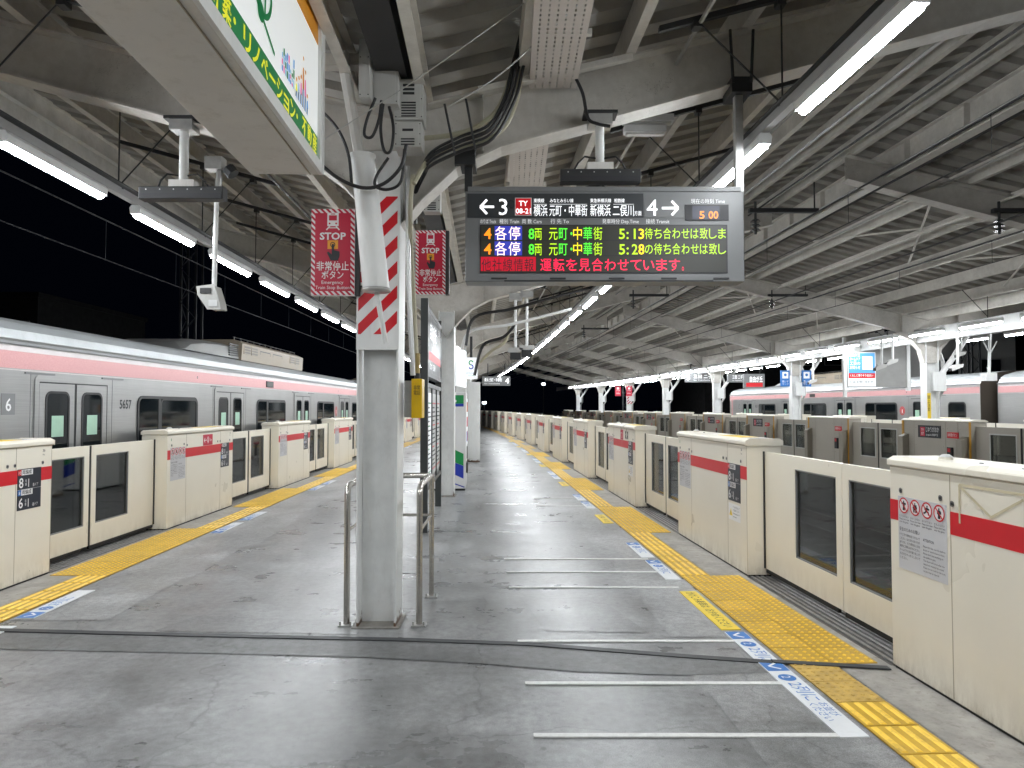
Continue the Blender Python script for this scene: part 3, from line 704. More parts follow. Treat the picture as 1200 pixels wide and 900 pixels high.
# sliding panel: frame plus pane. dir=+1 the panel reaches beyond the far end (y=BOXL), -1 beyond the near end (y=0)
def add_panel(root, dirn, w, back='cream'):
    def frame():
        mb = MB(); y0, y1 = (BOXL - .1, BOXL + w) if dirn > 0 else (-w, .1)
        e = y1 if dirn > 0 else y0
        wa, wb = (e - .09, e - .09 - min(.72, w * .62)) if dirn > 0 else (e + .09, e + .09 + min(.72, w * .62))
        lo, hi = min(wa, wb), max(wa, wb); x0, x1 = .175, .225
        mb.box(x0, x1, y0, lo, .09, 1.235, back); mb.box(x0, x1, hi, y1, .09, 1.235, back)
        mb.box(x0, x1, lo, hi, .09, .33, back); mb.box(x0, x1, lo, hi, 1.12, 1.235, back)
        mb.box(x0 + .008, x1 - .008, e - .03 if dirn < 0 else e, e if dirn < 0 else e + .03, .09, 1.235, 'black_gap')
        # seal against the box
        yb = BOXL if dirn > 0 else 0
        mb.box(x0 - .012, x0 - .001, yb + (.0 if dirn > 0 else -.022), yb + (.022 if dirn > 0 else 0), .09, 1.24, 'black_gap')
        mb.box(x0 + .012, x1 - .012, y0 + .1, y1, .045, .09, 'black_gap')
        return mb
    def rim():
        mb = MB(); y0, y1 = (BOXL - .1, BOXL + w) if dirn > 0 else (-w, .1)
        e = y1 if dirn > 0 else y0
        wa, wb = (e - .09, e - .09 - min(.72, w * .62)) if dirn > 0 else (e + .09, e + .09 + min(.72, w * .62))
        lo, hi = min(wa, wb), max(wa, wb)
        mb.box(.197, .203, lo, hi, .33, 1.12, 'gate_glass'); return mb
    def trim():
        mb = MB(); y0, y1 = (BOXL - .1, BOXL + w) if dirn > 0 else (-w, .1)
        e = y1 if dirn > 0 else y0
        wa, wb = (e - .09, e - .09 - min(.72, w * .62)) if dirn > 0 else (e + .09, e + .09 + min(.72, w * .62))
        lo, hi = min(wa, wb), max(wa, wb)
        for a, b, c, d in ((lo, lo + .012, .33, 1.12), (hi - .012, hi, .33, 1.12), (lo + .012, hi - .012, .33, .342), (lo + .012, hi - .012, 1.108, 1.12)): mb.box(.180, .196, a, b, c, d, 'mid_grey')
        return mb
    p = part('sliding_panel', root, frame, key=('panel', dirn, w, back))
    part('glass_pane', p, rim, key=('pane', dirn, w)); part('pane_trim', p, trim, key=('trim', dirn, w))
def gate(x0, y, rz180, label, group, wf=1.19, wn=1.19, car=None, notice=True, caution=False, extra=None, top=True, detail=2, seams=(.58, 1.82), nearbox=False):
    # y = near end on the right side, far end origin handled for the left side (rotated half a turn)
    if rz180: c = P(x0, y + BOXL, 0); rz = head(x0, y + BOXL / 2) + math.pi
    else: c = P(x0, y, 0); rz = head(x0, y + BOXL / 2)
    t = thing('platform_gate', label, 'platform gate', c, rz, group)
    part('housing', t, f_body, bevel=.008, key='gbody'); part('base_skirt', t, f_skirt, key='gskirt'); part('lid', t, f_lid, bevel=.006, key='glid')
    part('panel_seam', t, f_seams(seams), key=('gseam', seams))
    segs = [(0.004, .088), (.552, 1.838), (2.182, BOXL - .004)] if not nearbox else [(.004, .088), (.58, 1.98)]
    if not notice: segs[0] = (.004, 1.838)
    part('red_band', t, f_band(tuple(segs)), key=('gband', tuple(segs)))
    if notice: part('safety_notice', t, f_notice, key='gnotice')
    if car and not nearbox: part('car_number_sign', t, f_car(*car), key=('gcar', car))
    if caution: part('caution_label', t, f_caution, key='gcaution')
    if extra: part('guide_sign', t, f_exit(extra), key=('gexit', extra))
    part('panel_lock', t, f_locks, key='glocks')
    if not nearbox: part('serial_mark', t, f_small, key='gsmall')
    if top: part('warning_sticker', t, f_topsticker, key='gtop')
    if nearbox: part('tape_residue', t, f_tape, key='gtape'); part('access_hatch', t, f_hatch, key='ghatch')
    part('alarm_dome', t, f_knob, key='gknob')
    add_panel(t, 1, wf); add_panel(t, -1, wn)
    return t
GR, GL = 'platform gates along the right yellow line', 'platform gates along the left yellow line'
for k, y in enumerate(R_BOX):
    if k == 0: lab = 'cream gate housing beside and behind the camera on the right'
    elif k == 1: lab = 'largest cream gate housing, nearest on the right, with tape residue above its red band'
    else: lab = ('cream gate housing on the right with %s, %s in row' %
                 ('caution label under its door sign' if k in (2, 3) else 'black door sign', ORD[k - 1]))
    wf = .92 if k == 1 else 1.19; wn = 1.47 if k == 2 else 1.19
    gate(2.73, y, False, lab, GR, wf=wf, wn=wn, car=((('8', '1'), ('6', '1')) if k < 3 else (('8', str(min(4, k - 1))), ('6', str(min(4, k - 1))))), caution=k in (2, 3),
         extra='up' if k == 3 else None, top=k != 1, nearbox=k == 1)
for k, y in enumerate(L_BOX):
    if k == 0: lab = 'cream gate housing beside the camera on the left, out of view'
    elif k == 1: lab = 'cream gate housing nearest on the left, half out of view, with black door sign'
    elif k == 2: lab = 'cream gate housing left with crimson arrow sign above its red band'
    else: lab = 'cream gate housing beside the left train, %s in its row' % ORD[k - 1]
    # rotated half a turn: the near end on this side carries the notice
    wn = 1.47 if k == 2 else 1.19; wf = .95 if k == 1 else 1.2
    gate(-4.55, y, True, lab, GL, wf=wn, wn=wf, car=((('8', '1'), ('6', '1')) if k < 3 else (('8', str(k - 1)), ('6', str(k - 1)))), extra='arrow' if k == 2 else None, seams=(.58, 1.82))

# gates of the opposite platform, seen from behind
def b_body():
    mb = MB(); mb.box(-.35, 0, 0, BOXL, .02, 1.36, 'brown_back'); return mb
def b_lid():
    mb = MB(); mb.prism([(-.372, 1.362), (.022, 1.362), (.022, 1.38), (-.05, 1.41), (-.3, 1.41), (-.372, 1.38)], lambda q, t: (q[0], t, q[1]), [-.012, BOXL + .012], 'cream'); return mb
def b_ext():
    mb = MB(); x = -.352
    mb.box(x - .012, x, BOXL - .07, BOXL + .005, .02, 1.365, 'amber'); mb.box(x - .012, x, -.005, .05, .02, 1.365, 'amber')
    return mb
def b_pocket():
    mb = MB(); x = -.352
    mb.prism([(x, 1.05), (x - .16, .98), (x - .16, .1), (x, .1)], lambda q, t: (q[0], t, q[1]), [.07, .25], 'brown_dark')
    return mb
def BP(): return Pl((-.352, BOXL, 0), (0, -1, 0), (0, 0, 1))
def b_sign():
    mb = MB(); pl = BP(); a = .62
    mb.slab(pl, a, .98, a + .78, 1.26, 0, .015, 'ink')
    mb.slab(pl, a + .09, 1.01, a + .25, 1.22, .015, .018, 'maroon'); mb.text(pl, 'TY', a + .17, 1.13, .06, 'white', .02, align='c'); mb.text(pl, '07', a + .17, 1.04, .07, 'white', .02, align='c')
    mb.text(pl, 'じゆうがおか', a + .29, 1.12, .1, 'white', .018, w=.45); mb.text(pl, 'Jiyugaoka 自由が丘', a + .29, 1.03, .045, 'white', .018, w=.42)
    return mb
def b_seam():
    mb = MB(); pl = BP()
    for x in (.45, 1.55, 1.95): mb.slab(pl, x, .03, x + .006, 1.35, -.003, .0015, 'brown_dark')
    for x in (.3, .52, 1.48, 1.62, 2.02): 
        for z in (.4, .8, 1.2): mb.disc(pl, x, z, .007, .0015, 'ink', 6)
    return mb
def b_red():
    mb = MB(); pl = BP()
    mb.slab(pl, 1.62, 1.0, 1.98, 1.13, 0, .012, 'red'); mb.text(pl, '非常開ボタン', 1.64, 1.04, .06, 'white', .0135, w=.3)
    mb.slab(pl, 1.66, .5, 1.8, .8, 0, .05, 'ink'); mb.slab(pl, 1.69, .7, 1.77, .78, .05, .06, 'red')
    return mb
y = 10.0; k = 0
while y < 66:
    c = P(10.45 + .35, y, 0)
    t = thing('platform_gate', 'taupe-backed gate housing across the tracks, %s in its row' % ORD[k], 'platform gate', c, head(10.5, y + 1.2), 'platform gates of the opposite platform seen from behind')
    part('housing', t, b_body, bevel=.006, key='bbody'); part('lid', t, b_lid, key='blid'); part('end_post', t, b_ext, key='bext'); part('pocket_cover', t, b_pocket, key='bpocket'); part('pocket_cover', t, b_pocket, key='bpocket', loc=(0, BOXL - .32, 0))
    part('panel_seam', t, b_seam, key='bseam')
    if k % 3 != 2: part('station_name_sign', t, b_sign, key='bsign')
    part('emergency_button', t, b_red, key='bred')
    def bp(dirn):
        def f():
            mb = MB(); y0, y1 = (BOXL, BOXL + 1.19) if dirn > 0 else (-1.19, 0)
            e = y1 if dirn > 0 else y0; lo, hi = (e - .8, e - .08) if dirn > 0 else (e + .08, e + .8)
            for a, b, c2, d in ((y0, lo, .1, 1.27), (hi, y1, .1, 1.27), (lo, hi, .1, .36), (lo, hi, 1.14, 1.27)): mb.box(-.24, -.19, a, b, c2, d, 'brown_back')
            mb.box(-.235, -.195, e - .02 if dirn < 0 else e, e if dirn < 0 else e + .02, .1, 1.27, 'black_gap')
            for a, b, c2, d in ((lo, lo + .025, .36, 1.14), (hi - .025, hi, .36, 1.14), (lo + .025, hi - .025, .36, .385), (lo + .025, hi - .025, 1.115, 1.14)): mb.box(-.25, -.241, a, b, c2, d, 'grey_box')
            return mb
        def g2():
            mb = MB(); e = BOXL + 1.19 if dirn > 0 else -1.19; lo, hi = (e - .8, e - .08) if dirn > 0 else (e + .08, e + .8)
            mb.box(-.218, -.212, lo, hi, .36, 1.14, 'gate_glass'); return mb
        p = part('sliding_panel', t, f, key=('bpan', dirn)); part('glass_pane', p, g2, key=('bpane', dirn))
    bp(1); bp(-1)
    y += 4.78; k += 1
y = 11.2; k = 0
while y < 60:
    gate(14.35, y, False, 'cream gate housing in front of the far train, %s in its row' % ORD[k], 'platform gates in front of the far train', car=(('8', '1'), ('6', '1')))
    y += 4.78; k += 1

# ================================================================= TRAINS
# local frame: side wall at x=0 facing +x, y along the train, z above platform level
def rrect(pl, mb, a0, b0, a1, b1, r, d, m, n=4, r_out=None):
    pts = []
    for (cx, cy, s) in ((a1 - r, b1 - r, 0), (a0 + r, b1 - r, 1), (a0 + r, b0 + r, 2), (a1 - r, b0 + r, 3)):
        for i in range(n + 1):
            th = (s + i / n) * math.pi / 2; pts.append((cx + r * math.cos(th), cy + r * math.sin(th)))
    if r_out is None: mb.poly(pl, pts, d, m)
    return pts
def rframe(pl, mb, a0, b0, a1, b1, r, w, d0, d1, m):
    o = rrect(pl, mb, a0, b0, a1, b1, r, 0, m, r_out=1); i = rrect(pl, mb, a0 + w, b0 + w, a1 - w, b1 - w, max(r - w, .01), 0, m, r_out=1)
    n = len(o)
    for k in range(n):
        j = (k + 1) % n
        mb.face([pl.p(*o[k], d1), pl.p(*o[j], d1), pl.p(*i[j], d1), pl.p(*i[k], d1)], m)
        mb.face([pl.p(*o[k], d0), pl.p(*o[j], d0), pl.p(*o[j], d1), pl.p(*o[k], d1)], m)
        mb.face([pl.p(*i[k], d1), pl.p(*i[j], d1), pl.p(*i[j], d0), pl.p(*i[k], d0)], m)
CARL = 19.5
DOORS = [2.52, 7.34, 12.16, 16.98]
WT = 2.8
def t_body():
    mb = MB()
    half = [(0, -.75), (0, 2.36), (-.03, 2.40), (-.07, 2.50), (-.22, 2.60), (-.55, 2.69), (-1.0, 2.74), (-WT / 2, 2.76)]
    prof = half + [(-WT - x, z) for x, z in reversed(half[:-1])]
    n = len(prof); base = 0
    for i in range(n):
        a, b = prof[i], prof[(i + 1) % n]
        m = 'train' if (i in (0, 1, n - 2, n - 3, n - 1)) else 'train_roof'
        mb.face([(a[0], 0, a[1]), (a[0], CARL, a[1]), (b[0], CARL, b[1]), (b[0], 0, b[1])], m)
    for yy in (0, CARL): mb.face([(x, yy, z) for x, z in prof], 'gangway_brown')
    return mb
def SP(): return Pl((0, 0, 0), (0, 1, 0), (0, 0, 1))
def t_stripe():
    mb = MB(); pl = SP(); mb.slab(pl, .02, 2.085, CARL - .02, 2.265, -.001, .003, 'pink'); return mb
def t_edges():
    mb = MB(); pl = SP()
    mb.slab(pl, .02, 2.266, CARL - .02, 2.325, -.001, .003, 'train_edge'); mb.slab(pl, .0, 2.335, CARL, 2.365, -.001, .025, 'mid_grey')
    mb.slab(pl, .02, 2.355 - .29, CARL - .02, 2.075, -.001, .004, 'train_edge')
    return mb
def t_panel():
    mb = MB(); pl = SP()
    for d in DOORS:
        for a in (d - .80, d + .80): mb.slab(pl, a - .004, -.3, a + .004, 2.06, -.001, .002, 'mid_grey')
        for a in (-.9, .55): mb.slab(pl, d + a, 2.035, d + a + .5, 2.055, -.001, .012, 'mid_grey')
    return mb
def t_door():                                         # centred on y=0
    mb = MB(); pl = SP()
    rframe(pl, mb, -.74, -.3, .74, 2.03, .06, .07, -.02, .012, 'train')
    mb.slab(pl, -.67, -.25, .67, 1.96, .0005, .002, 'rubber')
    return mb
def t_leaf(s):
    def f():
        mb = MB(); pl = SP(); a0, a1 = (.012, .66) if s > 0 else (-.66, -.012)
        mb.slab(pl, a0 + (.01 if s > 0 else 0), -.2, a1 - (.01 if s < 0 else 0), 1.945, .002, .008, 'train')
        return mb
    return f
def t_leafwin(s):
    def f():
        mb = MB(); pl = SP(); a0, a1 = (.12, .56) if s > 0 else (-.56, -.12)
        rframe(pl, mb, a0, .72, a1, 1.86, .09, .028, .0, .014, 'rubber'); rrect(pl, mb, a0 + .02, .74, a1 - .02, 1.84, .08, .0095, 'train_glass')
        return mb
    return f
def t_sticker(s):
    def f():
        mb = MB(); pl = SP(); a = .34 * s; mb.rect(pl, a - .11, 1.34, a + .11, 1.58, .0125, 'green_film'); return mb
    return f
def t_win(w, solo=False):
    def f():
        mb = MB(); pl = SP()
        rframe(pl, mb, -w / 2, .98, w / 2, 1.84, .13, .04, -.001, .014, 'rubber'); rrect(pl, mb, -w / 2 + .03, 1.01, w / 2 - .03, 1.81, .11, .006, 'train_glass')
        if not solo: mb.slab(pl, -w / 2 + .6, 1.0, -w / 2 + .68, 1.82, .006, .011, 'rubber'); rframe(pl, mb, -w / 2 + .68, 1.02, w / 2 - .04, 1.8, .08, .02, .006, .012, 'rubber')
        return mb
    return f
def t_reflection(w):  # window reflections painted as flat green marks on the pane
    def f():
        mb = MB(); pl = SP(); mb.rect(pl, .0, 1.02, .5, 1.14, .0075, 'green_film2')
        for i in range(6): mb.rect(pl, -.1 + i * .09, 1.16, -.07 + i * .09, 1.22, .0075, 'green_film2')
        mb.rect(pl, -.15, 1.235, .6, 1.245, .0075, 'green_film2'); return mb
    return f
def t_ac():
    mb = MB(); x0, x1 = -2.35, -.45
    mb.prism([(x0, 2.68), (x1, 2.68), (x1 + .02, 3.04), (x1 - .16, 3.12), (x0 + .16, 3.12), (x0 - .02, 3.04)], lambda q, t: (q[0], t, q[1]), [-2.3, 2.3], 'ac')
    pl = Pl((x1 + .012, 0, 0), (0, 1, 0), (0, 0, 1))
    for a in (-2.2, -1.75, 1.1, 1.55):
        mb.slab(pl, a, 2.82, a + .4, 3.01, 0, .012, 'ac')
        for i in range(7):
            for j in range(3): mb.rect(pl, a + .03 + i * .052, 2.835 + j * .058, a + .06 + i * .052, 2.875 + j * .058, .014, 'dark')
    for a in (-1.2, -.3): mb.line(pl, [(a, 2.88), (a, 2.95), (a + .7, 2.95), (a + .7, 2.88)], .02, .016, 'dark')
    for i in range(12): mb.tube([(x1 - .2, -2.2 + i * .4, 3.12), (x1 - .2, -2.2 + i * .4, 3.18)], .015, 'dark', 5)
    mb.tube([(x1 - .2, -2.25, 3.18), (x1 - .2, 2.25, 3.18)], .012, 'dark', 5)
    return mb
def t_cover():
    mb = MB(); ts = [-1.6, -1.2, -.7, 0, 1.0]
    hs = {-1.6: .02, -1.2: .18, -.7: .27, 0: .31, 1.0: .33}
    mb.prism([(-2.3, 0), (-.5, 0), (-.55, .7), (-.85, 1), (-1.95, 1), (-2.25, .7)], lambda q, t: (q[0], t, 2.70 + q[1] * hs[t]), ts, 'ac_cover')
    pl = Pl((-.51, 0, 2.7), (0, 1, 0), (0, 0, 1))
    for i in range(6): mb.slab(pl, .45, .05 + i * .045, .95, .07 + i * .045, 0, .02, 'dark')
    return mb
def t_bogie():
    mb = MB()
    for y in (2.6, CARL - 2.6):
        for s in (-.9, .9):
            for x in (-.86, -1.94): mb.tube([(x - .06, y + s, -.83), (x + .06, y + s, -.83)], .41, 'dark', 16)
        mb.box(-.6, -.45, y - 1.3, y + 1.3, -.95, -.72, 'dark')
    mb.box(-2.5, -.3, 6, 12.5, -1.0, -.76, 'dark'); return mb
def car(root_loc, rz, label, number, num6, extra_ac, roots, cab=False, ends=True, drop_win=False):
    t = thing('train_car', label, 'train', root_loc, rz, 'commuter train cars')
    part('body_shell', t, t_body, key='tbody', smooth=False); part('pink_stripe', t, t_stripe, key='tstripe'); part('edge_trim', t, t_edges, key='tedge'); part('panel_joint', t, t_panel, key='tpanel')
    part('underframe', t, t_bogie, key='tbogie')
    for i, d in enumerate(DOORS):
        dd = part('door', t, t_door, key='tdoor', loc=(0, d, 0))
        for s in (-1, 1):
            part('door_leaf', dd, t_leaf(s), key=('tleaf', s)); part('door_window', dd, t_leafwin(s), key=('tlw', s)); part('door_sticker', dd, t_sticker(s), key=('tst', s))
    for a, b in zip(DOORS, DOORS[1:]):
        w = part('window', t, t_win(1.95), key='twin', loc=(0, (a + b) / 2, 0)); part('window_reflection_film', w, t_reflection(1.95), key='tbl')
    ends_y = [CARL - .98] if ends == 1 else ([.98, CARL - .98] if ends else [])
    for yy in ends_y: part('end_window', t, t_win(.78, True), key='tews', loc=(0, yy, 0))
    part('air_conditioner', t, t_ac, key='tac', loc=(0, extra_ac, 0)); part('roof_cover', t, t_cover, key='tcov', loc=(0, extra_ac - 3.3, 0))
    pl = SP(); mb = MB(); mb.text(pl, number, DOORS[0] + .98, 1.66, .125, 'ink', .003, w=.3, bold=.02); part('car_number', t, mb)
    if num6: mb = MB(); mb.slab(pl, 1.28, 1.60, 1.48, 1.82, 0, .003, 'mid_grey'); mb.text(pl, num6, 1.38, 1.64, .14, 'white', .0045, align='c', bold=.01); part('car_order_plate', t, mb)
    for a in (DOORS[1] - 1.45, DOORS[3] - .9): mb = MB(); mb.disc(pl, a, 2.175, .022, .0045, 'ink', 10); mb.disc(pl, a, 2.175, .01, .006, 'galv', 8); part('side_lamp', t, mb)
    mb = MB(); mb.slab(pl, DOORS[1] + 2.0, 2.11, DOORS[1] + 2.45, 2.24, 0, .02, 'dark'); mb.rect(pl, DOORS[1] + 2.03, 2.13, DOORS[1] + 2.42, 2.22, .022, 'led_bg'); part('destination_display', t, mb)
    mb = MB(); mb.disc(pl, DOORS[3] - 1.15, 1.55, .15, .004, 'seal_red', 18, .115); mb.disc(pl, DOORS[3] - 1.15, 1.55, .1, .0045, 'seal_red', 14); mb.line(pl, [(DOORS[3] - 1.15, 1.48), (DOORS[3] - 1.15, 1.6)], .05, .0055, 'white'); part('round_sticker', t, mb)
    if cab:
        mb = MB(); pl = SP(); mb.slab(pl, .25, -.2, .42, 2.3, .001, .005, 'pink'); part('cab_stripe', t, mb)
    return t
# left train: door centres at 8.4, 13.22 ... beside the left gates
lrz = -math.atan(-.0158)
for i, (lab, num, n6) in enumerate((('stainless commuter car with pink stripe on the left, numbered 5657', '5657', '6'), ('second stainless car of the left train, mostly behind the white column', '5557', '5'))):
    y0 = 8.40 - DOORS[0] + i * 20.1
    car(P(-5.08, y0), lrz, lab, num, n6, 11.4, None, ends=1 if i == 0 else True)
car(P(-5.08, 8.40 - DOORS[0] - 20.1), lrz, 'stainless car of the left train beside and behind the camera', '5757', '7', 11.4, None)
# far train, turned half round
def far_car(y_near, label, num, cab=False):
    rz = .062 + math.pi
    p = P(14.98, y_near + CARL, 0)
    return car(p, rz, label, num, '2', 9.5, None, cab=cab)
x_far = 14.98
far_car(20.3, 'far commuter car with pink stripe beyond the opposite platform, its cab end away from us', '5121', cab=True)
far_car(.55, 'far commuter car nearest to us, right of the brown car gap', '5221')
dmp = MB()
c = P(14.98, 20.15)
dmp.box(c.x + .12, c.x + .5, c.y - .1, c.y + .1, .0, 2.35, 'dark')
lthing('car_coupling_cover', 'dark bellows filling the gap between the two far train cars', 'gangway', dmp)

# ================================================================= CANOPY
XC, XR, XO = -.75, 5.75, 12.2
SL = .26
def zb(x0):
    if x0 < XC: return 3.5 + SL * (XC - x0)
    if x0 < XR: return 3.5 + SL * (x0 - XC)
    if x0 < XO: return 3.5 + SL * (XO - x0)
    return 3.5 + SL * (x0 - XO)
canopy = thing('station_canopy', 'beige steel canopy roof with rafters and ribbed deck over tracks and platforms', 'canopy')
FR = [-2.5, 5.56, 13.4, 21.4, 29.4, 37.4, 45.4, 53.4, 61.4]
OFR = [-5.2, 2.8, 10.75, 18.75, 26.5, 34.5, 42.5, 50.5, 58.5, 66.5]
def rafter(xa, xb, y, xcol, depth=.36, mat='beam', ext=True):
    mb = MB(); n = 12; tw = .012; fw = .11
    xs = [xa + (xb - xa) * (i / n) ** 1.0 for i in range(n + 1)]
    # cosine-bunch near column
    if abs(xa - xcol) < .3: xs = [xa + (xb - xa) * (i / n) ** 1.8 for i in range(n + 1)]
    if abs(xb - xcol) < .3: xs = [xb - (xb - xa) * (i / n) ** 1.8 for i in range(n + 1)][::-1]
    def bot(x):
        d = abs(x - xcol); return zb(x) - (.5 * (1 - d / .8) ** 1.7 if d < .8 else 0)
    def top(x): return zb(x) + depth + .12 * max(0, 1 - abs(x - xcol) / 5)
    L = lambda x, dy, z: P(x, y, z) + Vector((0, dy, 0))
    for a, b in zip(xs, xs[1:]):
        mb.hexa([L(a, -tw / 2, bot(a)), L(b, -tw / 2, bot(b)), L(b, tw / 2, bot(b)), L(a, tw / 2, bot(a)), L(a, -tw / 2, top(a)), L(b, -tw / 2, top(b)), L(b, tw / 2, top(b)), L(a, tw / 2, top(a))], mat)
        for z0, z1 in ((bot, -.016), (top, .016)):
            mb.hexa([L(a, -fw, z0(a) + min(0, z1)), L(b, -fw, z0(b) + min(0, z1)), L(b, fw, z0(b) + min(0, z1)), L(a, fw, z0(a) + min(0, z1)), L(a, -fw, z0(a) + max(0, z1)), L(b, -fw, z0(b) + max(0, z1)), L(b, fw, z0(b) + max(0, z1)), L(a, fw, z0(a) + max(0, z1))], mat)
    for x in (xcol + .75, xcol - .75):
        if xa < x < xb: mb.hexa([L(x - .006, -fw + .01, bot(x)), L(x + .006, -fw + .01, bot(x)), L(x + .006, fw - .01, bot(x)), L(x - .006, fw - .01, bot(x)), L(x - .006, -fw + .01, top(x)), L(x + .006, -fw + .01, top(x)), L(x + .006, fw - .01, top(x)), L(x - .006, fw - .01, top(x))], mat)
    return mb
for y in FR:
    part('rafter', canopy, rafter(-5.8, XC, y, XC)); part('rafter', canopy, rafter(XC, XR, y, XC))
for y in OFR:
    part('rafter', canopy, rafter(XR, XO, y, XO)); part('rafter', canopy, rafter(XO, 15.6, y, XO))
RY = [-8, -2, 4, 10, 16, 20] + [20 + 3.5 * i for i in range(1, 13)]
ROOF_END = RY[-1]
RYL = RY + [RY[-1] + 4 * i for i in range(1, 4)]
def purlin(x0, zadd=0, h=.25, ys=RY, m='purlin', lip=.075):
    z = zb(x0) + .375 + .12 * max(0, 1 - min(abs(x0 - XC), abs(x0 - XO)) / 5) + zadd
    prof = [(0, 0), (lip, 0), (lip, .012), (.012, .012), (.012, h - .012), (lip, h - .012), (lip, h), (0, h)]
    mb = MB(); mb.prism(prof, lambda q, t: P(x0, t) + Vector((q[0], 0, z + q[1])), ys, m); return mb
def ztop(x0): return zb(x0) + .375 + .12 * max(0, 1 - min(abs(x0 - XC), abs(x0 - XO)) / 5) + .25
PX = [-5.5, -4.6, -3.75, -2.95, -2.1, -1.05, -.52, .28, 1.15, 2.1, 3.05, 3.95, 4.85, 5.8, 7.6, 8.6, 9.6, 10.6, 11.5, 12.4, 13.3, 14.2, 15.2]
for x in PX:
    part('purlin', canopy, purlin(x, ys=RYL if x > 7 or x < 5 else RY))
# a deep stiffened girder below the ridge
gd = MB(); z0 = 5.28; x0 = 6.45
gd.prism([(-.1, 0), (.1, 0), (.1, .016), (.007, .016), (.007, .42), (.08, .42), (.08, .435), (-.08, .435), (-.08, .42), (-.007, .42), (-.007, .016), (-.1, .016)], lambda q, t: P(x0, t) + Vector((q[0], 0, z0 + q[1] - .08)), RY, 'purlin')
y = 4
while y < 60:
    c = P(x0, y, 0); gd.box(c.x - .09, c.x - .007, y - .006, y + .006, z0 - .064, z0 + .34, 'purlin'); y += 1.25
gd.tube([P(x0 - .13, t, z0 - .02) for t in RY], .03, 'galv', 6)
part('ridge_girder', canopy, gd)
# ribbed deck: trapezoid ribs running down the slope
def deck(xa, xb, ya, yb, nx=1):
    mb = MB(); pitch = .36; n = int(round((yb - ya) / pitch))
    sec = []
    for i in range(n): y = ya + i * (yb - ya) / n; sec += [(y, 0), (y + .17, 0), (y + .20, .07), (y + .33, .07)]
    sec.append((yb, 0)); xs = [xa + (xb - xa) * i / nx for i in range(nx + 1)]
    for x in xs: mb.v += [P(x, y, ztop(x) + .006 + z) for y, z in sec]
    k = len(sec)
    for j in range(nx):
        for i in range(k - 1): mb.f.append((j * k + i, j * k + i + 1, (j + 1) * k + i + 1, (j + 1) * k + i)); mb.m.append('roof')
    return mb
for ya, yb in zip([-8, 0, 5.56, 13.4, 21.4, 29.4, 37.4, 45.4, 53.4], [0, 5.56, 13.4, 21.4, 29.4, 37.4, 45.4, 53.4, 62]):
    part('roof_deck', canopy, deck(-5.85, -.84, ya, yb)); part('roof_deck', canopy, deck(-.53, 1.5, ya, yb, 2))
    part('roof_deck', canopy, deck(1.5, XR, ya, yb, 2))
    part('roof_deck', canopy, deck(XR, 9, ya, yb, 2)); part('roof_deck', canopy, deck(9, XO, ya, yb, 2)); part('roof_deck', canopy, deck(XO, 15.8, ya, yb, 2))
gt = MB(); gt.prism([(-.80, 0), (-.58, 0), (-.58, .3), (-.59, .3), (-.59, .01), (-.79, .01), (-.79, .3), (-.80, .3)], lambda q, t: P(XC, t) + Vector((q[0] - XC, 0, 4.10 + q[1])), RYL, 'dark')
part('valley_gutter', canopy, gt)
fa = MB()
fa.prism([(-.04, 0), (.04, 0), (.04, .34), (-.04, .34)], lambda q, t: P(-5.9, t) + Vector((q[0], 0, zb(-5.9) + .26 + q[1])), RYL, 'purlin')
part('eaves_fascia', canopy, fa)
fb = MB(); fb.prism([(-.05, 0), (.05, 0), (.05, .36), (-.05, .36)], lambda q, t: P(11.85, t) + Vector((q[0], 0, 3.37 + q[1])), RYL, 'lamp_beam')
part('lamp_beam', canopy, fb)
# bracing rods under the deck over the opposite platform
for y in OFR[2:7]:
    for xa, xb in ((7.2, 9.2), (9.2, 11.2)):
        for u, v in (((xa, y), (xb, y + 4)), ((xb, y), (xa, y + 4))):
            br = MB(); br.tube([P(*u, ztop(u[0]) - .25), P(*v, ztop(v[0]) - .25)], .02, 'purlin', 5); part('wind_brace', canopy, br)

for x_, dz_, r_, m_ in ((4.4, .30, .02, 'galv'), (5.3, .30, .016, 'cable'), (7.2, .30, .02, 'galv'), (8.1, .28, .025, 'purlin'), (9.1, .30, .016, 'cable'), (3.5, .31, .016, 'galv'), (1.6, .32, .018, 'galv'), (-2.5, .31, .018, 'cable')):
    mb = MB(); mb.tube([P(x_, t, zb(x_) + dz_ - .02 if abs(x_ - XC) > 3 else zb(x_) + dz_) for t in (RYL if x_ < 5 else RY)], r_, m_, 6); part('roof_conduit', canopy, mb)
# columns
def hcol(x0, y, label, grp, top=3.9, stripes=True, w=.30, taper=.0, face=1):
    c = P(x0, y); t = thing('steel_column', label, 'column', c, 0, grp)
    def fl(s):
        mb = MB(); wt_, wb = w / 2 + taper, w / 2
        x_in_t, x_in_b = wt_ - .015, wb - .015
        q = [(s * x_in_b, -.15, .0), (s * wb, -.15, 0), (s * wb, .15, 0), (s * x_in_b, .15, 0), (s * x_in_t, -.15, top), (s * wt_, -.15, top), (s * wt_, .15, top), (s * x_in_t, .15, top)]
        if s < 0: q = [q[1], q[0], q[3], q[2], q[5], q[4], q[7], q[6]]
        mb.hexa(q, 'white_steel'); return mb
    part('flange', t, fl(1)); part('flange', t, fl(-1))
    wb2 = MB(); wb2.box(-w / 2 + .014, w / 2 - .014, -.012, .012, .01, top, 'web_grey'); part('web', t, wb2)
    bp = MB(); bp.box(-w / 2 - .03, w / 2 + .03, -.18, .18, .0, .012, 'edge_concrete'); part('base_plate', t, bp)
    return t
c1 = hcol(-.83, 5.56, 'white steel column in the middle foreground with red and white stripes near its top', 'canopy columns of our platform', taper=.02, top=3.72)
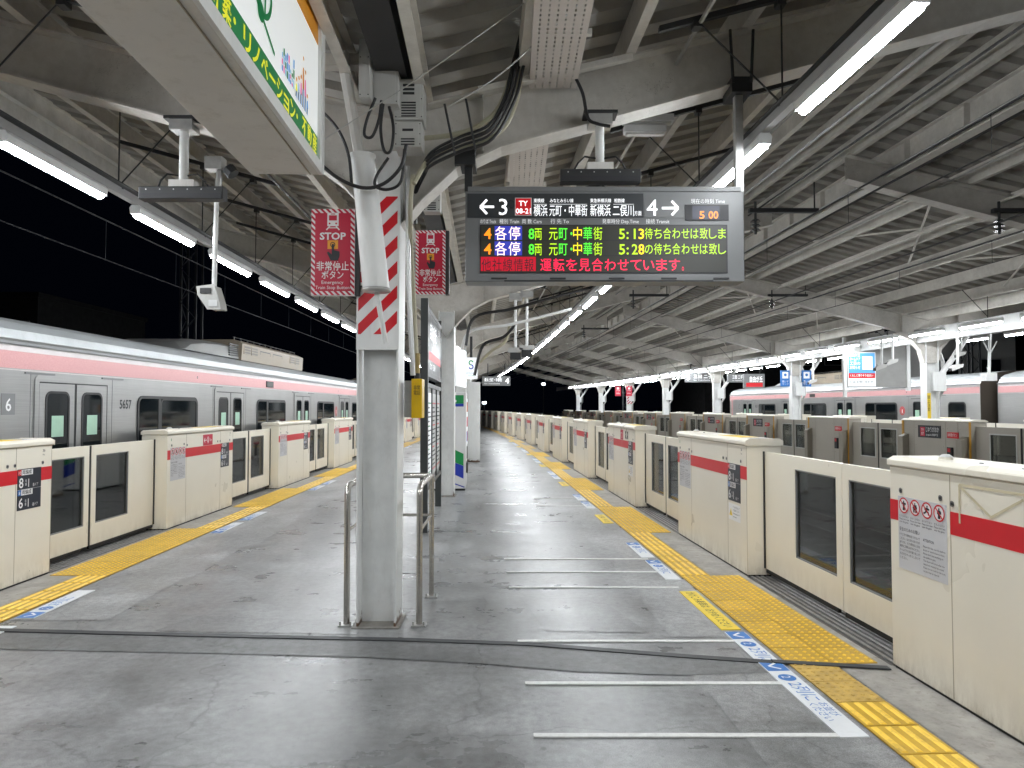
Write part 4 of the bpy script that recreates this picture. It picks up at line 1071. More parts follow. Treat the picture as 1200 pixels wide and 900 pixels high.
pl = Pl((-.168, -.152, 0), (1, 0, 0), (0, 0, 1))
sp = MB(); sp.slab(pl, .004, 2.12, .332, 3.38, -.003, .006, 'white_steel'); part('cover_plate', c1, sp, bevel=.002)
sp = MB(); sp.stripes(pl, .018, 2.24, .318, 2.62, .098, .0075, 'red', 1, .02); sp.stripes(pl, .018, 2.64, .318, 3.31, .098, .0075, 'red', 1, .05)
part('warning_stripes', c1, sp)
for i, y in enumerate(FR[2:]):
    hcol(-.74, y, 'white steel column on our platform, %s down the row from the camera' % ORD[i + 1], 'canopy columns of our platform', top=3.5)
for i, y in enumerate(OFR[1:]):
    c = P(XO, y); t = thing('steel_column', 'white steel column of the opposite platform, %s from the camera' % ORD[i], 'column', c, 0, 'canopy columns of the opposite platform')
    mb = MB(); mb.box(-.15, .15, -.012, .012, 0, 3.5, 'web_grey'); part('web', t, mb, key='ocw')
    for s in (-1, 1): 
        mb = MB(); mb.box(-.165 if s < 0 else .151, -.151 if s < 0 else .165, -.15, .15, 0, 3.52, 'white_steel'); part('flange', t, mb, key=('ocf', s))
    mb = MB(); mb.tube([(.1, -.1, 2.35), (.55, -.1, 2.95), (.95, -.1, 3.55)], .07, 'white_steel', 10); mb.box(-.02, .32, -.2, -.08, 2.1, 2.6, 'white_steel'); part('diagonal_brace', t, mb, key='ocb')
    mb = MB(); mb.tube([(.26, .1, 0), (.26, .1, 1.9), (.42, .1, 2.15), (.42, .1, 2.9), (.3, .1, 3.2), (.3, .1, 3.5)], .05, 'galv', 8); part('drain_pipe', t, mb, key='ocd')
    mb = MB(); 
    pl2 = Pl((-.16, -.153, 0), (1, 0, 0), (0, 0, 1)); mb.slab(pl2, -.003, 1.35, .09, 2.05, 0, .003, 'yellow'); mb.text(pl2, '頭\n上\n注\n意', .0, 1.9, .08, 'ink', .0045, w=.07)
    if i == 2: part('warning_label', t, mb, key='ocl')
    mb = MB(); mb.prism([(-.9, 3.62), (-.5, 3.45), (-.28, 3.2), (-.19, 2.85), (.19, 2.85), (.28, 3.2), (.5, 3.45), (.9, 3.62), (.9, 3.66), (-.9, 3.66)], lambda q, tt: (q[0], tt, q[1]), [-.1, .1], 'beam'); part('haunch', t, mb, key='och')
    if i == 6:
        mb = MB(); mb.slab(pl2, 0, 1.9, .36, 3.2, 0, .006, 'white'); mb.stripes(pl2, .0, 1.9, .36, 3.2, .1, .008, 'maroon'); part('warning_stripes', t, mb)

# ================================================================= LIGHT ROWS
LBX = 1.22
def l_house():
    mb = MB(); mb.prism([(-.045, .0), (.045, 0), (.055, .055), (.035, .085), (-.035, .085), (-.055, .055)], lambda q, t: (q[0], t, q[1]), [0, LBX + .06], 'lamp_white'); return mb
def l_tube():
    mb = MB(); mb.prism([(.036, -.001), (.03, -.022), (.013, -.035), (-.013, -.035), (-.03, -.022), (-.036, -.001)], lambda q, t: (q[0], t, q[1]), [.03, LBX + .03], 'tube'); return mb
def l_house2():
    mb = MB(); mb.prism([(-.045, .0), (.045, 0), (.055, .055), (.035, .085), (-.035, .085), (-.055, .055)], lambda q, t: (q[0], t, q[1]), [0, LBX + .06], 'lamp_white'); return mb
def lamp(x0, y, z, label, grp):
    t = thing('tube_light', label, 'light', P(x0, y, z), head(x0, y + .6), grp)
    part('housing', t, l_house, key='lh'); part('tube', t, l_tube, key='lt')
for k in range(-3, 25):
    y = 3.40 + 1.86 * k
    nm = ('behind or above the camera' if k < 0 else '%s in its row' % ORD[k])
    if k < 0: nm = ORD[-k - 1].replace('nearest', 'first') + ' behind the camera'
    lamp(2.2, y, 3.67, 'lit tube light along the right side of our platform, ' + nm, 'tube lights over the right side of our platform')
for k in range(-4, 22):
    y = 4.90 + 1.85 * k
    nm = (ORD[-k - 1].replace('nearest', 'first') + ' behind the camera') if k < 0 else ORD[k] + ' in its row'
    lamp(-3.5, y, 3.55, 'lit tube light over the left yellow line, ' + nm, 'tube lights over the left yellow line')
for k in range(0, 30):
    y = 11.2 + 1.85 * k
    lamp(11.25, y, 3.50, 'lit tube light on the opposite lamp beam, %s in its row' % ORD[k], 'tube lights on the opposite lamp beam')
for k in range(0, 28):
    y = 12.0 + 1.85 * k
    lamp(14.3, y, 3.60, 'lit tube light beside the far train, %s in its row' % ORD[k], 'tube lights beside the far train')
# raceways above the lamps and black strut hangers
def raceway(x0, z, label, ys):
    t = thing('lamp_raceway', label, 'cable duct')
    mb = MB(); mb.prism([(-.03, 0), (.03, 0), (.03, .07), (-.03, .07)], lambda q, s: P(x0, s) + Vector((q[0], 0, z + .09 + q[1])), ys, 'mid_grey2')
    part('duct', t, mb)
    mb = MB(); mb.prism([(-.06, 0), (.09, 0), (.09, .012), (-.06, .012)], lambda q, s: P(x0, s) + Vector((q[0] + .0, 0, z + .161 + q[1])), ys, 'dark'); part('top_rail', t, mb)
    return t
rw = [raceway(2.2, 3.67, 'grey lamp raceway above the right light row', RYL), raceway(-3.5, 3.55, 'grey lamp raceway above the left light row', RYL), raceway(14.3, 3.60, 'grey lamp raceway above the lights beside the far train', RYL)]
def hanger(x0, z, y, dx, root, sgn):
    xa, xb = x0 - .9 * sgn, x0 + 1.05 * sgn
    def zz(x): return zb(x) + .34
    q = MB(); yy = y
    a, b = P(min(xa, xb), yy, zz(min(xa, xb))), P(max(xa, xb), yy, zz(max(xa, xb)))
    up = Vector((0, 0, .042)); fw = Vector((0, .042, 0))
    q.hexa([a, b, b + fw, a + fw, a + up, b + up, b + fw + up, a + fw + up], 'dark')
    part('strut_channel', root, q)
    q = MB(); c = P(x0, yy, z + .17)
    q.tube([c, P(x0, yy, zz(x0))], .007, 'dark', 5); q.tube([c, P(x0 - .62 * sgn, yy, zz(x0 - .62 * sgn))], .007, 'dark', 5)
    q.box(c.x - .03, c.x + .03, yy - .03, yy + .03, c.z - .02, c.z + .04, 'dark')
    for x in (x0, x0 - .62 * sgn): e = P(x, yy, zz(x)); q.box(e.x - .03, e.x + .03, yy - .02, yy + .06, e.z - .045, e.z - .002, 'dark')
    part('hanger_rod', root, q)
for k in range(-1, 22):
    y = 3.1 + 1.86 * k
    hanger(2.2, 3.67, y, 0, rw[0], 1)
    y = 4.6 + 1.85 * k
    if k < 20: hanger(-3.5, 3.55, y, 0, rw[1], -1)
for k in range(0, 14): hanger(14.3, 3.60, 12.6 + 3.7 * k, 0, rw[2], 1)
for k in range(0, 12):
    y = 11.6 + 3.7 * k; mb = MB()
    for dx in (0,): mb.tube([P(11.25, y, 3.62), P(11.25, y, zb(11.25) + .35)], .008, 'dark', 5); mb.tube([P(11.25, y, 3.65), P(10.7, y, zb(10.7) + .35)], .008, 'dark', 5)
    part('hanger_rod', canopy, mb)

# ================================================================= DEPARTURE BOARD
YB = 5.36; k = YB / F
bd = thing('departure_board', 'large grey hanging departure board with lit LED rows and clock', 'departure board', at(709, 330, YB))
ox, oz = at(545, 330, YB).x, at(545, 330, YB).z; bw, bh = at(873, 330, YB).x - ox, at(545, 224, YB).z - oz
BL = Pl(Vector((0, 0, 0)), (1, 0, 0), (0, 0, 1)); cx = at(709, 330, YB); BL.o = Vector((ox - cx.x, 0, oz - cx.z)); U = bw / 1100.0
def bu(x, y): return ((x - 50) * U, bh - (y - 80) * (bh / 358.0))   # zoomed reading grid of the board
mb = MB(); mb.box(BL.o.x, BL.o.x + bw, .002, .2, 0, bh, 'mid_grey'); part('case', bd, mb, bevel=.008)
mb = MB(); a0, b0 = bu(58, 186); a1, b1 = bu(752, 90); mb.slab(BL, a0, b0, a1, b1, -.002, .004, 'board_face'); a0, b0 = bu(756, 186); a1, b1 = bu(914, 108); mb.slab(BL, a0, b0, a1, b1, -.002, .004, 'mid_grey'); part('header_panel', bd, mb)
mb = MB()
a, b = bu(110, 143); mb.line(BL, [(a, b), (a + .105, b)], .018, .006, 'sign_lit'); mb.line(BL, [(a + .05, b + .055), (a, b), (a + .05, b - .055)], .018, .006, 'sign_lit')
a, b = bu(183, 175); mb.text(BL, '3', a, b, .135, 'sign_lit', .006)
a, b = bu(246, 178); a1, b1 = bu(312, 107); mb.slab(BL, a, b, a1, b1, 0, .007, 'white'); mb.slab(BL, a + .006, b + .006, a1 - .006, b1 - .006, 0, .009, 'sign_red')
a, b = bu(279, 140); mb.text(BL, 'TY', a, b, .042, 'sign_lit', .011, align='c', bold=.015); a, b = bu(279, 170); mb.text(BL, '08-21', a, b, .042, 'sign_lit', .011, align='c', w=.115, bold=.015)
for s, x, w in (('東横線', 320, .08), ('みなとみらい線', 384, .18), ('東急新横浜線', 543, .16), ('相鉄線', 637, .08)): a, b = bu(x, 125); mb.text(BL, s, a, b, .026, 'sign_lit', .006, w=w)
for s, x, w in (('横浜', 320, .105), ('元町・中華街', 382, .29), ('新横浜', 543, .155), ('二俣川', 632, .16), ('方面', 716, .055)): a, b = bu(x, 176); mb.text(BL, s, a, b, .072 if s != '方面' else .03, 'sign_lit', .006, aw=w)
for x0_, x1_ in ((320, 372), (383, 530), (543, 622), (634, 715)): a, b = bu(x0_, 134); a1, b1 = bu(x1_, 132); mb.rect(BL, a, b, a1, b1, .006, 'sign_dim')
a, b = bu(765, 178); mb.text(BL, '4', a, b, .135, 'sign_lit', .006)
a, b = bu(825, 148); mb.line(BL, [(a, b), (a + .125, b)], .018, .006, 'sign_lit'); mb.line(BL, [(a + .075, b + .055), (a + .125, b), (a + .075, b - .055)], .018, .006, 'sign_lit')
for s, x, w in (('のりば Track', 110, .12), ('種別 Train', 185, .15), ('両 数 Cars', 274, .15), ('行 先 To', 386, .14), ('発車時分 Dep.Time', 590, .28), ('接続 Transit', 762, .18)): a, b = bu(x, 208); mb.text(BL, s, a, b, .03, 'sign_dim', .004, w=w)
a, b = bu(940, 128); mb.text(BL, '現在の時刻 Time', a, b, .03, 'sign_dim', .004, w=.26)
part('header_lettering', bd, mb)
mb = MB(); a0, b0 = bu(108, 405); a1, b1 = bu(1082, 214); mb.slab(BL, a0, b0, a1, b1, -.002, .005, 'ink'); mb.rect(BL, a0 + .01, b0 + .008, a1 - .01, b1 - .008, .006, 'led_bg')
for yy in (276, 337): a, b = bu(108, yy); mb.rect(BL, a0, b - .002, a1, b + .003, .0065, 'ink')
part('led_screen', bd, mb)
mb = MB(); a0, b0 = bu(916, 197); a1, b1 = bu(1088, 134); mb.slab(BL, a0, b0, a1, b1, -.002, .005, 'ink'); a0, b0 = bu(945, 192); a1, b1 = bu(1052, 140); mb.rect(BL, a0, b0, a1, b1, .006, 'led_clock')
a, b = bu(972, 190); mb.text(BL, '5', a, b, .062, 'led_orange', .008, aw=.04, bold=.02); a, b = bu(1008, 190); mb.text(BL, '00', a, b, .062, 'led_orange', .008, aw=.075, bold=.02); part('clock_display', bd, mb)
mb = MB(); LG = ['led_green', 'led_lime', 'led_green', 'led_yellow', 'led_lime', 'led_lime', 'led_green', 'led_green']
def run(s, x, y, wch, h, cols, lim=None):
    for i, ch in enumerate(s):
        if ch == ' ': continue
        xx = x + i * wch
        a, b = bu(xx, y); cc_ = cols[(i * 3 + int(x)) % len(cols)]
        if ord(ch) < 256: mb.text(BL, ch, a + wch * U * .5, b, h, cc_, .008, w=wch * .9 * U, align='c', bold=.012)
        else: mb.text(BL, ch, a, b, h, cc_, .008, aw=(wch * .86 * U if ch not in '・。' else .016), bold=.0)
for yy, t1, t2 in ((270, '5:13', '待ち合わせは致しま'), (331, '5:28', 'の待ち合わせは致し')):
    run('4', 122, yy, 34, .088, ['led_orange', 'led_yellow'])
    a, b = bu(166, yy + 4); a1, b1 = bu(274, yy - 51); mb.rect(BL, a, b, a1, b1, .007, 'led_blue')
    run('各停', 168, yy, 53, .085, ['led_white']); run('8', 298, yy, 26, .085, ['led_green']); run('両', 324, yy, 32, .078, ['led_lime'])
    run('元町', 380, yy, 39, .082, LG); run('・', 464, yy, 12, .08, LG); run('中華街', 475, yy, 40, .082, LG)
    run(t1[0], 652, yy, 30, .084, ['led_lime']); run(':', 684, yy, 10, .084, ['led_lime']); run(t1[2:], 704, yy, 26, .084, ['led_lime', 'led_yellow'])
    run(t2, 757, yy - 3, 36, .070, ['led_green', 'led_lime', 'led_yellow'])
a, b = bu(112, 397); a1, b1 = bu(328, 341); mb.rect(BL, a, b, a1, b1, .007, 'led_red_bg')
for i, ch in enumerate('他社線情報'): a, b = bu(115 + i * 42, 393); mb.text(BL, ch, a, b, .078, 'ink', .008, aw=.072, bold=.0)
run('運転を見合わせています。', 346, 393, 50.5, .08, ['led_red'])
part('led_lettering', bd, mb)
mb = MB()
for a in (.2, .65, 1.1, 1.5, 1.9): mb.slab(BL, a, .018, a + .12, .03, 0, .006, 'dark')
mb.slab(BL, .3, .0, 1.9, .012, -.001, .003, 'dark'); mb.box(BL.o.x + .02, BL.o.x + bw - .02, .0, .19, bh, bh + .035, 'mid_grey'); part('case_trim', bd, mb)
def clampat(px, py, px2, py2, y, root, c='galv'):
    a, b = at(px, py, y) - root.location, at(px2, py2, y) - root.location; mb = MB(); mb.box(a.x - .03, a.x + .03, a.y + .0, a.y + .06, b.z, a.z, c); return mb
part('hanging_pole', bd, clampat(866, 100, 866, 226, YB + .1, bd)); part('hanging_pole', bd, clampat(549, 180, 549, 224, YB + .1, bd, 'dark'))
for px, py in ((864, 105), (546, 188)):
    up_ = .42 if px > 700 else .1
    c = at(px, py, YB + .16) - bd.location; mb = MB(); mb.box(c.x - .08, c.x + .08, c.y - .12, c.y + .12, c.z - .07, c.z + .05, 'dark')
    for s in (-1, 1): mb.tube([(c.x + s * .07, c.y - .12, c.z), (c.x + s * .09, c.y - .12, c.z + up_)], .012, 'dark', 6)
    part('beam_clamp', bd, mb)

# ================================================================= STOP SIGNS
def stop_sign(px0, py0, px1, py1, y, label, side):
    a, b = at(px0, py1, y), at(px1, py0, y); w, h = b.x - a.x, b.z - a.z
    t = thing('stop_sign', label, 'sign', a, 0, 'red emergency stop button signs')
    pl = Pl((0, 0, 0), (1, 0, 0), (0, 0, 1)); mb = MB()
    mb.box(0, w, .0, .05, 0, h, 'white'); part('plate', t, mb)
    mb = MB(); e = .028 * w / .3; mb.stripes(pl, 0, 0, w, h, e * .7, .0015, 'maroon', -1); part('striped_border', t, mb)
    mb = MB(); mb.rect(pl, e, e, w - e, h - e, .003, 'maroon'); part('red_field', t, mb)
    mb = MB(); c = w / 2
    mb.slab(pl, c - .13 * w, h * .80, c + .13 * w, h * .955, .003, .0045, 'white'); mb.rect(pl, c - .09 * w, h * .865, c + .09 * w, h * .925, .006, 'maroon'); mb.rect(pl, c - .05 * w, h * .935, c + .05 * w, h * .945, .006, 'maroon')
    for s in (-1, 1): mb.disc(pl, c + s * .075 * w, h * .83, .022 * w, .006, 'maroon', 8); mb.line(pl, [(c + s * .07 * w, h * .80), (c + s * .15 * w, h * .755)], .03 * w, .0045, 'white')
    mb.line(pl, [(c - .1 * w, h * .78), (c + .1 * w, h * .78)], .02 * w, .0045, 'white')
    mb.text(pl, 'STOP', c, h * .645, h * .085, 'white', .0045, aw=w * .6, align='c', bold=.03)
    mb.slab(pl, c - .12 * w, h * .535, c + .12 * w, h * .635, .003, .0045, 'orange'); mb.disc(pl, c, h * .585, .06 * w, .006, 'ink', 12); mb.disc(pl, c, h * .585, .042 * w, .0072, 'orange', 12)
    mb.poly(pl, [(c - .02 * w, h * .59), (c + .03 * w, h * .59), (c + .03 * w, h * .52), (c + .16 * w, h * .505), (c + .16 * w, h * .45), (c + .12 * w, h * .40), (c - .04 * w, h * .40), (c - .13 * w, h * .49), (c - .10 * w, h * .505), (c - .02 * w, h * .47)], .0085, 'ink')
    mb.text(pl, '非常停止', c, h * .295, h * .085, 'white', .0045, aw=w * .74, align='c', bold=.01); mb.text(pl, 'ボタン', c, h * .195, h * .08, 'white', .0045, aw=w * .5, align='c', bold=.01)
    mb.text(pl, 'Emergency', c, h * .13, h * .042, 'white', .0045, aw=w * .5, align='c'); mb.text(pl, 'Train Stop Button', c, h * .07, h * .042, 'white', .0045, aw=w * .78, align='c')
    part('lettering', t, mb)
    mb = MB(); mb.box(w, w + .035, .01, .08, .0, h, 'dark'); part('side_bracket', t, mb)
    if side: mb = MB(); mb.box(w + .035, w + .16, .03, .05, .05, .08, 'dark'); mb.box(w + .035, w + .16, .03, .05, h - .1, h - .07, 'dark'); part('arm', t, mb)
    return t
stop_sign(364, 245, 416, 346, 5.35, 'larger red STOP emergency button sign hanging left of the white column', True)
stop_sign(487, 270, 522, 345, 6.9, 'smaller red STOP emergency button sign just right of the white column', False)

# ================================================================= ADVERT LIGHT BOX, upper left
ya, yb_ = .9, 4.45; s1, s2 = -1.66, -1.23
zt = 4.36; zbm = at(330, 205, yb_).z
adt = thing('advert_light_box', 'big hanging advert light box with green band and yellow Japanese lettering, beside the column', 'light box', (s2, yb_, zbm), -math.atan(-.035))
L = yb_ - ya; hh = zt - zbm; wd = s2 - s1
mb = MB(); mb.box(-wd, -.004, -L, 0, 0, hh, 'ad_panel'); part('case', adt, mb, bevel=.006)
mb = MB(); mb.box(-wd + .03, -.05, -L + .03, -.03, -.006, .0005, 'ad_panel'); mb.box(-.055, -.05, -L, -.02, -.009, .0, 'cream_seam'); part('bottom_panel', adt, mb)
pl = Pl((0, -L, 0), (0, 1, 0), (0, 0, 1)); mb = MB()
mb.rect(pl, .05, .07, L - .07, hh - .05, .001, 'ad_white')
part('lit_face', adt, mb)
mb = MB()
for a, b, c, d in ((0, 0, L, .07), (0, hh - .05, L, hh), (L - .07, .07, L, hh - .05), (0, .07, .05, hh - .05)): mb.slab(pl, a, b, c, d, -.003, .02, 'white_steel')
mb.slab(pl, L - .012, .0, L, hh, .02, .03, 'white_steel')
part('frame', adt, mb)
mb = MB(); mb.slab(pl, .05, .075, L - .075, .215, 0, .004, 'ad_green')
s = '新築・リノベーション・不動産'
mb.slab(pl, L - 1.1, .80, L - .08, hh - .055, 0, .004, 'orange')
part('green_band', adt, mb)
mb = MB(); n = len(s); step = (L - .08 - 1.76) / n
for i, ch in enumerate(s):
    mb.text(pl, ch, 1.76 + i * step, .10, .095, 'ad_yellow', .0055, aw=(step * .82 if ch not in '・' else .03), bold=.02)
part('lettering', adt, mb)
mb = MB(); c = (1.95, .66)
for r0, a0, a1 in ((.17, .2, 1.9), (.17, 1.9, 3.0)): pass
mb.disc(pl, 2.38, .52, .15, .0045, 'ad_green', 24, .12, 2.4, 7.2)
mb.disc(pl, 2.36, .385, .05, .0045, 'ad_green', 14)
mb.line(pl, [(2.37, .375), (2.58, .285)], .024, .0045, 'ad_green'); mb.line(pl, [(2.35, .40), (2.33, .74)], .024, .0045, 'ad_green'); mb.line(pl, [(2.42, .40), (2.44, .74)], .024, .0045, 'ad_green')
part('green_emblem', adt, mb)
mb = MB(); x = 2.70; random.seed(3)
for i in range(8):
    h0 = .27; h1 = random.uniform(.08, .19); 
    for q in range(3): mb.rect(pl, x, h0 + h1 * q / 3, x + .022, h0 + h1 * (q + 1) / 3 - .006, .0045, ['ad_blue', 'ad_pink', 'ad_blue2', 'ad_green', 'ad_blue'][(i + q) % 5])
    x += .031
for i, cc in enumerate(('ad_yellow', 'ad_blue2', 'ad_pink', 'orange', 'ad_pink', 'ad_blue')):
    xx = 2.97 + i * .048; t_ = (.09, .12, .15, .28, .22, .1)[i]
    mb.line(pl, [(xx, .25), (xx + .008, .25 + t_ * .5)], .012, .0045, 'ink'); mb.line(pl, [(xx + .022, .25), (xx + .014, .25 + t_ * .5)], .012, .0045, 'ad_blue')
    mb.poly(pl, [(xx - .006, .25 + t_ * .4), (xx + .030, .25 + t_ * .4), (xx + .022, .25 + t_ * .85), (xx, .25 + t_ * .85)], .0052, cc); mb.disc(pl, xx + .012, .262 + t_, .014, .0052, 'orange', 8)
part('skyline_picture', adt, mb)
mb = MB()
for yy in (-L * .25, -.5): mb.box(-wd / 2 - .02, -wd / 2 + .02, yy, yy + .04, hh, hh + .3, 'dark')
part('hanger', adt, mb)

# ================================================================= CLUTTER ROUND THE COLUMN HEAD
def cpath(pts, y):                                    # smooth path through photo positions at distance y (scalar or per point)
    ps = [at(p[0], p[1], p[2] if len(p) > 2 else y) for p in pts]; out = []
    for i in range(len(ps) - 1):
        p0, p1, p2, p3 = ps[max(i - 1, 0)], ps[i], ps[i + 1], ps[min(i + 2, len(ps) - 1)]
        for k2 in range(6):
            t = k2 / 6; out.append(.5 * ((2 * p1) + (p2 - p0) * t + (2 * p0 - 5 * p1 + 4 * p2 - p3) * t * t + (3 * p1 - p0 - 3 * p2 + p3) * t ** 3))
    return out + [ps[-1]]
def cable(name, label, cat, pts, y, r, m, grp=None):
    mb = MB(); mb.tube(cpath(pts, y), r, m, 8); return lthing(name, label, cat, mb, grp, smooth=True)
# big white pipe with a strut inside
t = thing('white_pipe', 'thick white slanted pipe with flared open top in front of the striped column', 'pipe', at(441, 340, 5.15))
o = t.location
mb = MB(); a, b = at(425, 182, 5.05) - o, Vector((0, 0, 0)); mb.tube([a, a * .66, a * .33, b], .085, 'white_steel', 24, caps=False, r1=.098); part('tube', t, mb, smooth=True)
mb = MB(); mb.tube([a + Vector((0, 0, .0)), a - Vector((0, 0, .03))], .095, 'white_steel', 24, caps=False); mb.tube([b + Vector((0, 0, .012)), b - Vector((0, 0, .012))], .105, 'galv', 24, caps=True); part('collar', t, mb, smooth=True)
mb = MB(); p1 = at(401, 62, 4.98) - o; mb.tube([p1, a - Vector((0, 0, .15))], .045, 'ad_panel', 8, r1=.035); mb.tube([b, at(452, 402, 5.28) - o], .02, 'white_steel', 8); part('strut', t, mb)
def gbox(px0, py0, px1, py1, y, dep, m, name, label, cat, louv=False, grp=None, seam=True):
    a, b = at(px0, py1, y), at(px1, py0, y); c = (a + b) / 2; t = thing(name, label, cat, (c.x, y, a.z), 0, grp)
    w, h = b.x - a.x, b.z - a.z
    mb = MB(); mb.box(-w / 2, w / 2, 0, dep, 0, h, m); part('case', t, mb, bevel=.006)
    mb = MB(); pl = Pl((-w / 2, 0, 0), (1, 0, 0), (0, 0, 1)); mb.slab(pl, .02, .02, w - .02, h - .02, -.001, .006, m)
    for x in (.012, w - .012):
        for z in (.02, h / 2, h - .02): mb.disc(pl, x, z, .005, .003, 'ink', 6)
    part('cover', t, mb)
    if louv:
        mb = MB(); n = int(h * .4 / .02)
        for i in range(n): mb.slab(pl, w * .25, h * .06 + i * .02, w * .75, h * .06 + i * .02 + .009, .006, .011, 'dark')
        for i in range(n // 2): mb.slab(pl, w * .3, h * .6 + i * .03, w * .7, h * .6 + i * .03 + .018, .006, .009, 'dark')
        part('louvre', t, mb)
    return t
gbox(420, 20, 434, 114, 4.9, .12, 'grey_box', 'cable_duct_box', 'narrow tall grey duct box above the white pipe', 'duct')
gbox(436, 27, 467, 122, 5.0, .16, 'grey_box', 'junction_box', 'tall grey junction box above the white column', 'junction box')
gbox(462, 92, 496, 140, 5.1, .2, 'grey_box', 'speaker_box', 'vented grey box right of the tall junction box', 'junction box', True)
gbox(462, 142, 494, 172, 5.12, .2, 'grey_box', 'vent_unit', 'small louvred grey unit below the vented box', 'vent', True)
gbox(372, 62, 432, 76, 5.0, .1, 'beam', 'cross_arm', 'short grey steel arm beside the advert light box', 'bracket')
gbox(496, 222, 516, 248, 6.3, .12, 'grey_box', 'junction_box', 'small grey box above the right STOP sign', 'junction box', True)
# conduits and cables
CB = 'cables clamped round the nearest rafter'
cable('conduit', 'beige conduit bending up from the rafter to the roof, upper of two', 'conduit', [(497, 162), (530, 158), (560, 148), (585, 125), (600, 85), (612, 45), (622, -10)], 5.3, .02, 'cable_beige', CB)
cable('conduit', 'beige conduit bending below the black cables, lower of two', 'conduit', [(485, 215, 5.2), (500, 190), (520, 176), (560, 170), (590, 150), (605, 118), (610, 90), (622, 40), (632, -10)], 5.28, .02, 'cable_beige', CB)
for i, (d, w) in enumerate(((0, 'topmost'), (6, 'upper'), (12, 'lower'), (19, 'lowest'))):
    cable('power_cable', 'thick black cable curving along the nearest rafter, %s of the bundle' % w, 'cable', [(487, 262, 5.72), (486, 232, 5.6), (492 + d * .3, 204, 5.4), (506, 178 + d * .8), (540, 160 + d * .9), (572 + d * .3, 147 + d * .8), (590 + d * .7, 117), (600 + d * .7, 78), (612 + d * .7, 30), (620 + d * .7, -15)], 5.24 - i * .012, (.011, .015, .010, .013)[i], 'cable', CB)
cable('power_cable', 'black cable sagging in front of the advert box end towards the pipe', 'cable', [(368, 185), (395, 208), (425, 220), (450, 215), (470, 195), (476, 170)], 4.9, .013, 'cable', CB)
for i, (pts, w) in enumerate((([(440, 115), (430, 140), (427, 158), (436, 160), (444, 140), (447, 118)], 'leftmost'), ([(449, 122), (446, 150), (450, 176), (458, 176), (461, 150), (456, 125)], 'middle'), ([(455, 185), (442, 205), (440, 218), (455, 222), (470, 212), (474, 175)], 'lowest'), ([(372, 125), (395, 150), (408, 180), (412, 215)], 'thick grey'))):
    cable('cable_loop', 'black cable loop hanging by the junction boxes, %s' % w, 'cable', pts, 4.95, .011, 'cable', 'cable loops by the junction boxes')
cable('conduit', 'pair-width beige pipe slanting down to the yellow phone box', 'conduit', [(484, 205), (481, 240), (482, 300, 5.5), (485, 350, 5.6), (489, 440, 5.6)], 5.35, .018, 'cable_beige', CB)
cable('conduit', 'grey pipe running down the right flange of the white column', 'conduit', [(477, 195), (478, 240), (479, 330), (482, 400), (484, 440)], 5.45, .02, 'galv', CB)
cable('stay_wire', 'thin steel wire crossing the top centre diagonally', 'wire', [(372, 168), (500, 85), (640, -15)], 4.6, .004, 'galv', 'thin stay wires')
cable('stay_wire', 'thin steel wire running from the rafter to the top edge', 'wire', [(525, 125), (585, 88), (655, 25), (720, -30)], 4.9, .006, 'galv', 'thin stay wires')
cable('power_cable', 'thick black cable looping from the rafter to the right-hand speaker bar', 'cable', [(674, 90), (683, 110), (689, 138), (700, 145), (715, 148)], 5.3, .013, 'cable', CB)
# flat bracing bar above the rafter
mb = MB(); a, b = at(560, 108, 5.3), at(742, 68, 5.3); mb.hexa([a, b, b + Vector((0, .05, 0)), a + Vector((0, .05, 0)), a + Vector((0, 0, .045)), b + Vector((0, 0, .045)), b + Vector((0, .05, .045)), a + Vector((0, .05, .045))], 'purlin')
part('angle_bar', canopy, mb)
# cable clamps (black straps)
mb = MB()
for p1, p2 in (((521, 122), (533, 180)), ((546, 116), (557, 175))): pass
for p1, p2, w in (((521, 122), (533, 180), 'left'), ((546, 116), (557, 175), 'right')):
    mb = MB(); mb.tube([at(*p1, 5.18), at(*p2, 5.18)], .01, 'dark', 6); lthing('cable_clamp', 'black strap holding the cable bundle against the rafter, %s of two' % w, 'clamp', mb)
# perforated cable trays hung above the rafters
def tray(xa, xb, ya_, yb2, z, label):
    t = thing('cable_tray', label, 'cable tray', (xa, ya_, z)); mb = MB(); w = xb - xa; n = 6
    ly = yb2 - ya_; sx = w / (n * 2 + 1)
    rows = int(ly / .055); sy = ly / (rows * 2 + 1)
    for j in range(rows * 2 + 1):
        y0_ = j * sy
        if j % 2 == 0: mb.face([(0, y0_, 0), (0, y0_ + sy, 0), (w, y0_ + sy, 0), (w, y0_, 0)], 'tray')
        else:
            sh = (j // 2 % 2) * sx * .8
            for i in range(n + 1):
                x0_ = max(0, i * 2 * sx - (sx if i else 0) * .3 + 0 * sh); x1_ = min(w, i * 2 * sx + sx * 1.3)
                if i == n: x1_ = w
                mb.face([(x0_, y0_, 0), (x0_, y0_ + sy, 0), (x1_, y0_ + sy, 0), (x1_, y0_, 0)], 'tray')
    part('perforated_base', t, mb)
    mb = MB(); mb.box(-.004, 0, 0, ly, 0, .06, 'tray'); mb.box(w, w + .004, 0, ly, 0, .06, 'tray'); part('side_rail', t, mb)
    mb = MB()
    yy = .25
    while yy < ly: mb.box(-.05, w + .05, yy, yy + .04, .061, .1, 'purlin'); yy += 1.5
    part('cross_support', t, mb); return t
tray(.14, .50, 1.5, 5.45, 4.18, 'perforated cable tray overhead in front of the nearest rafter')
tray(-.02, .32, 5.75, 9.0, 4.0, 'perforated cable tray behind the nearest rafter above the departure board')
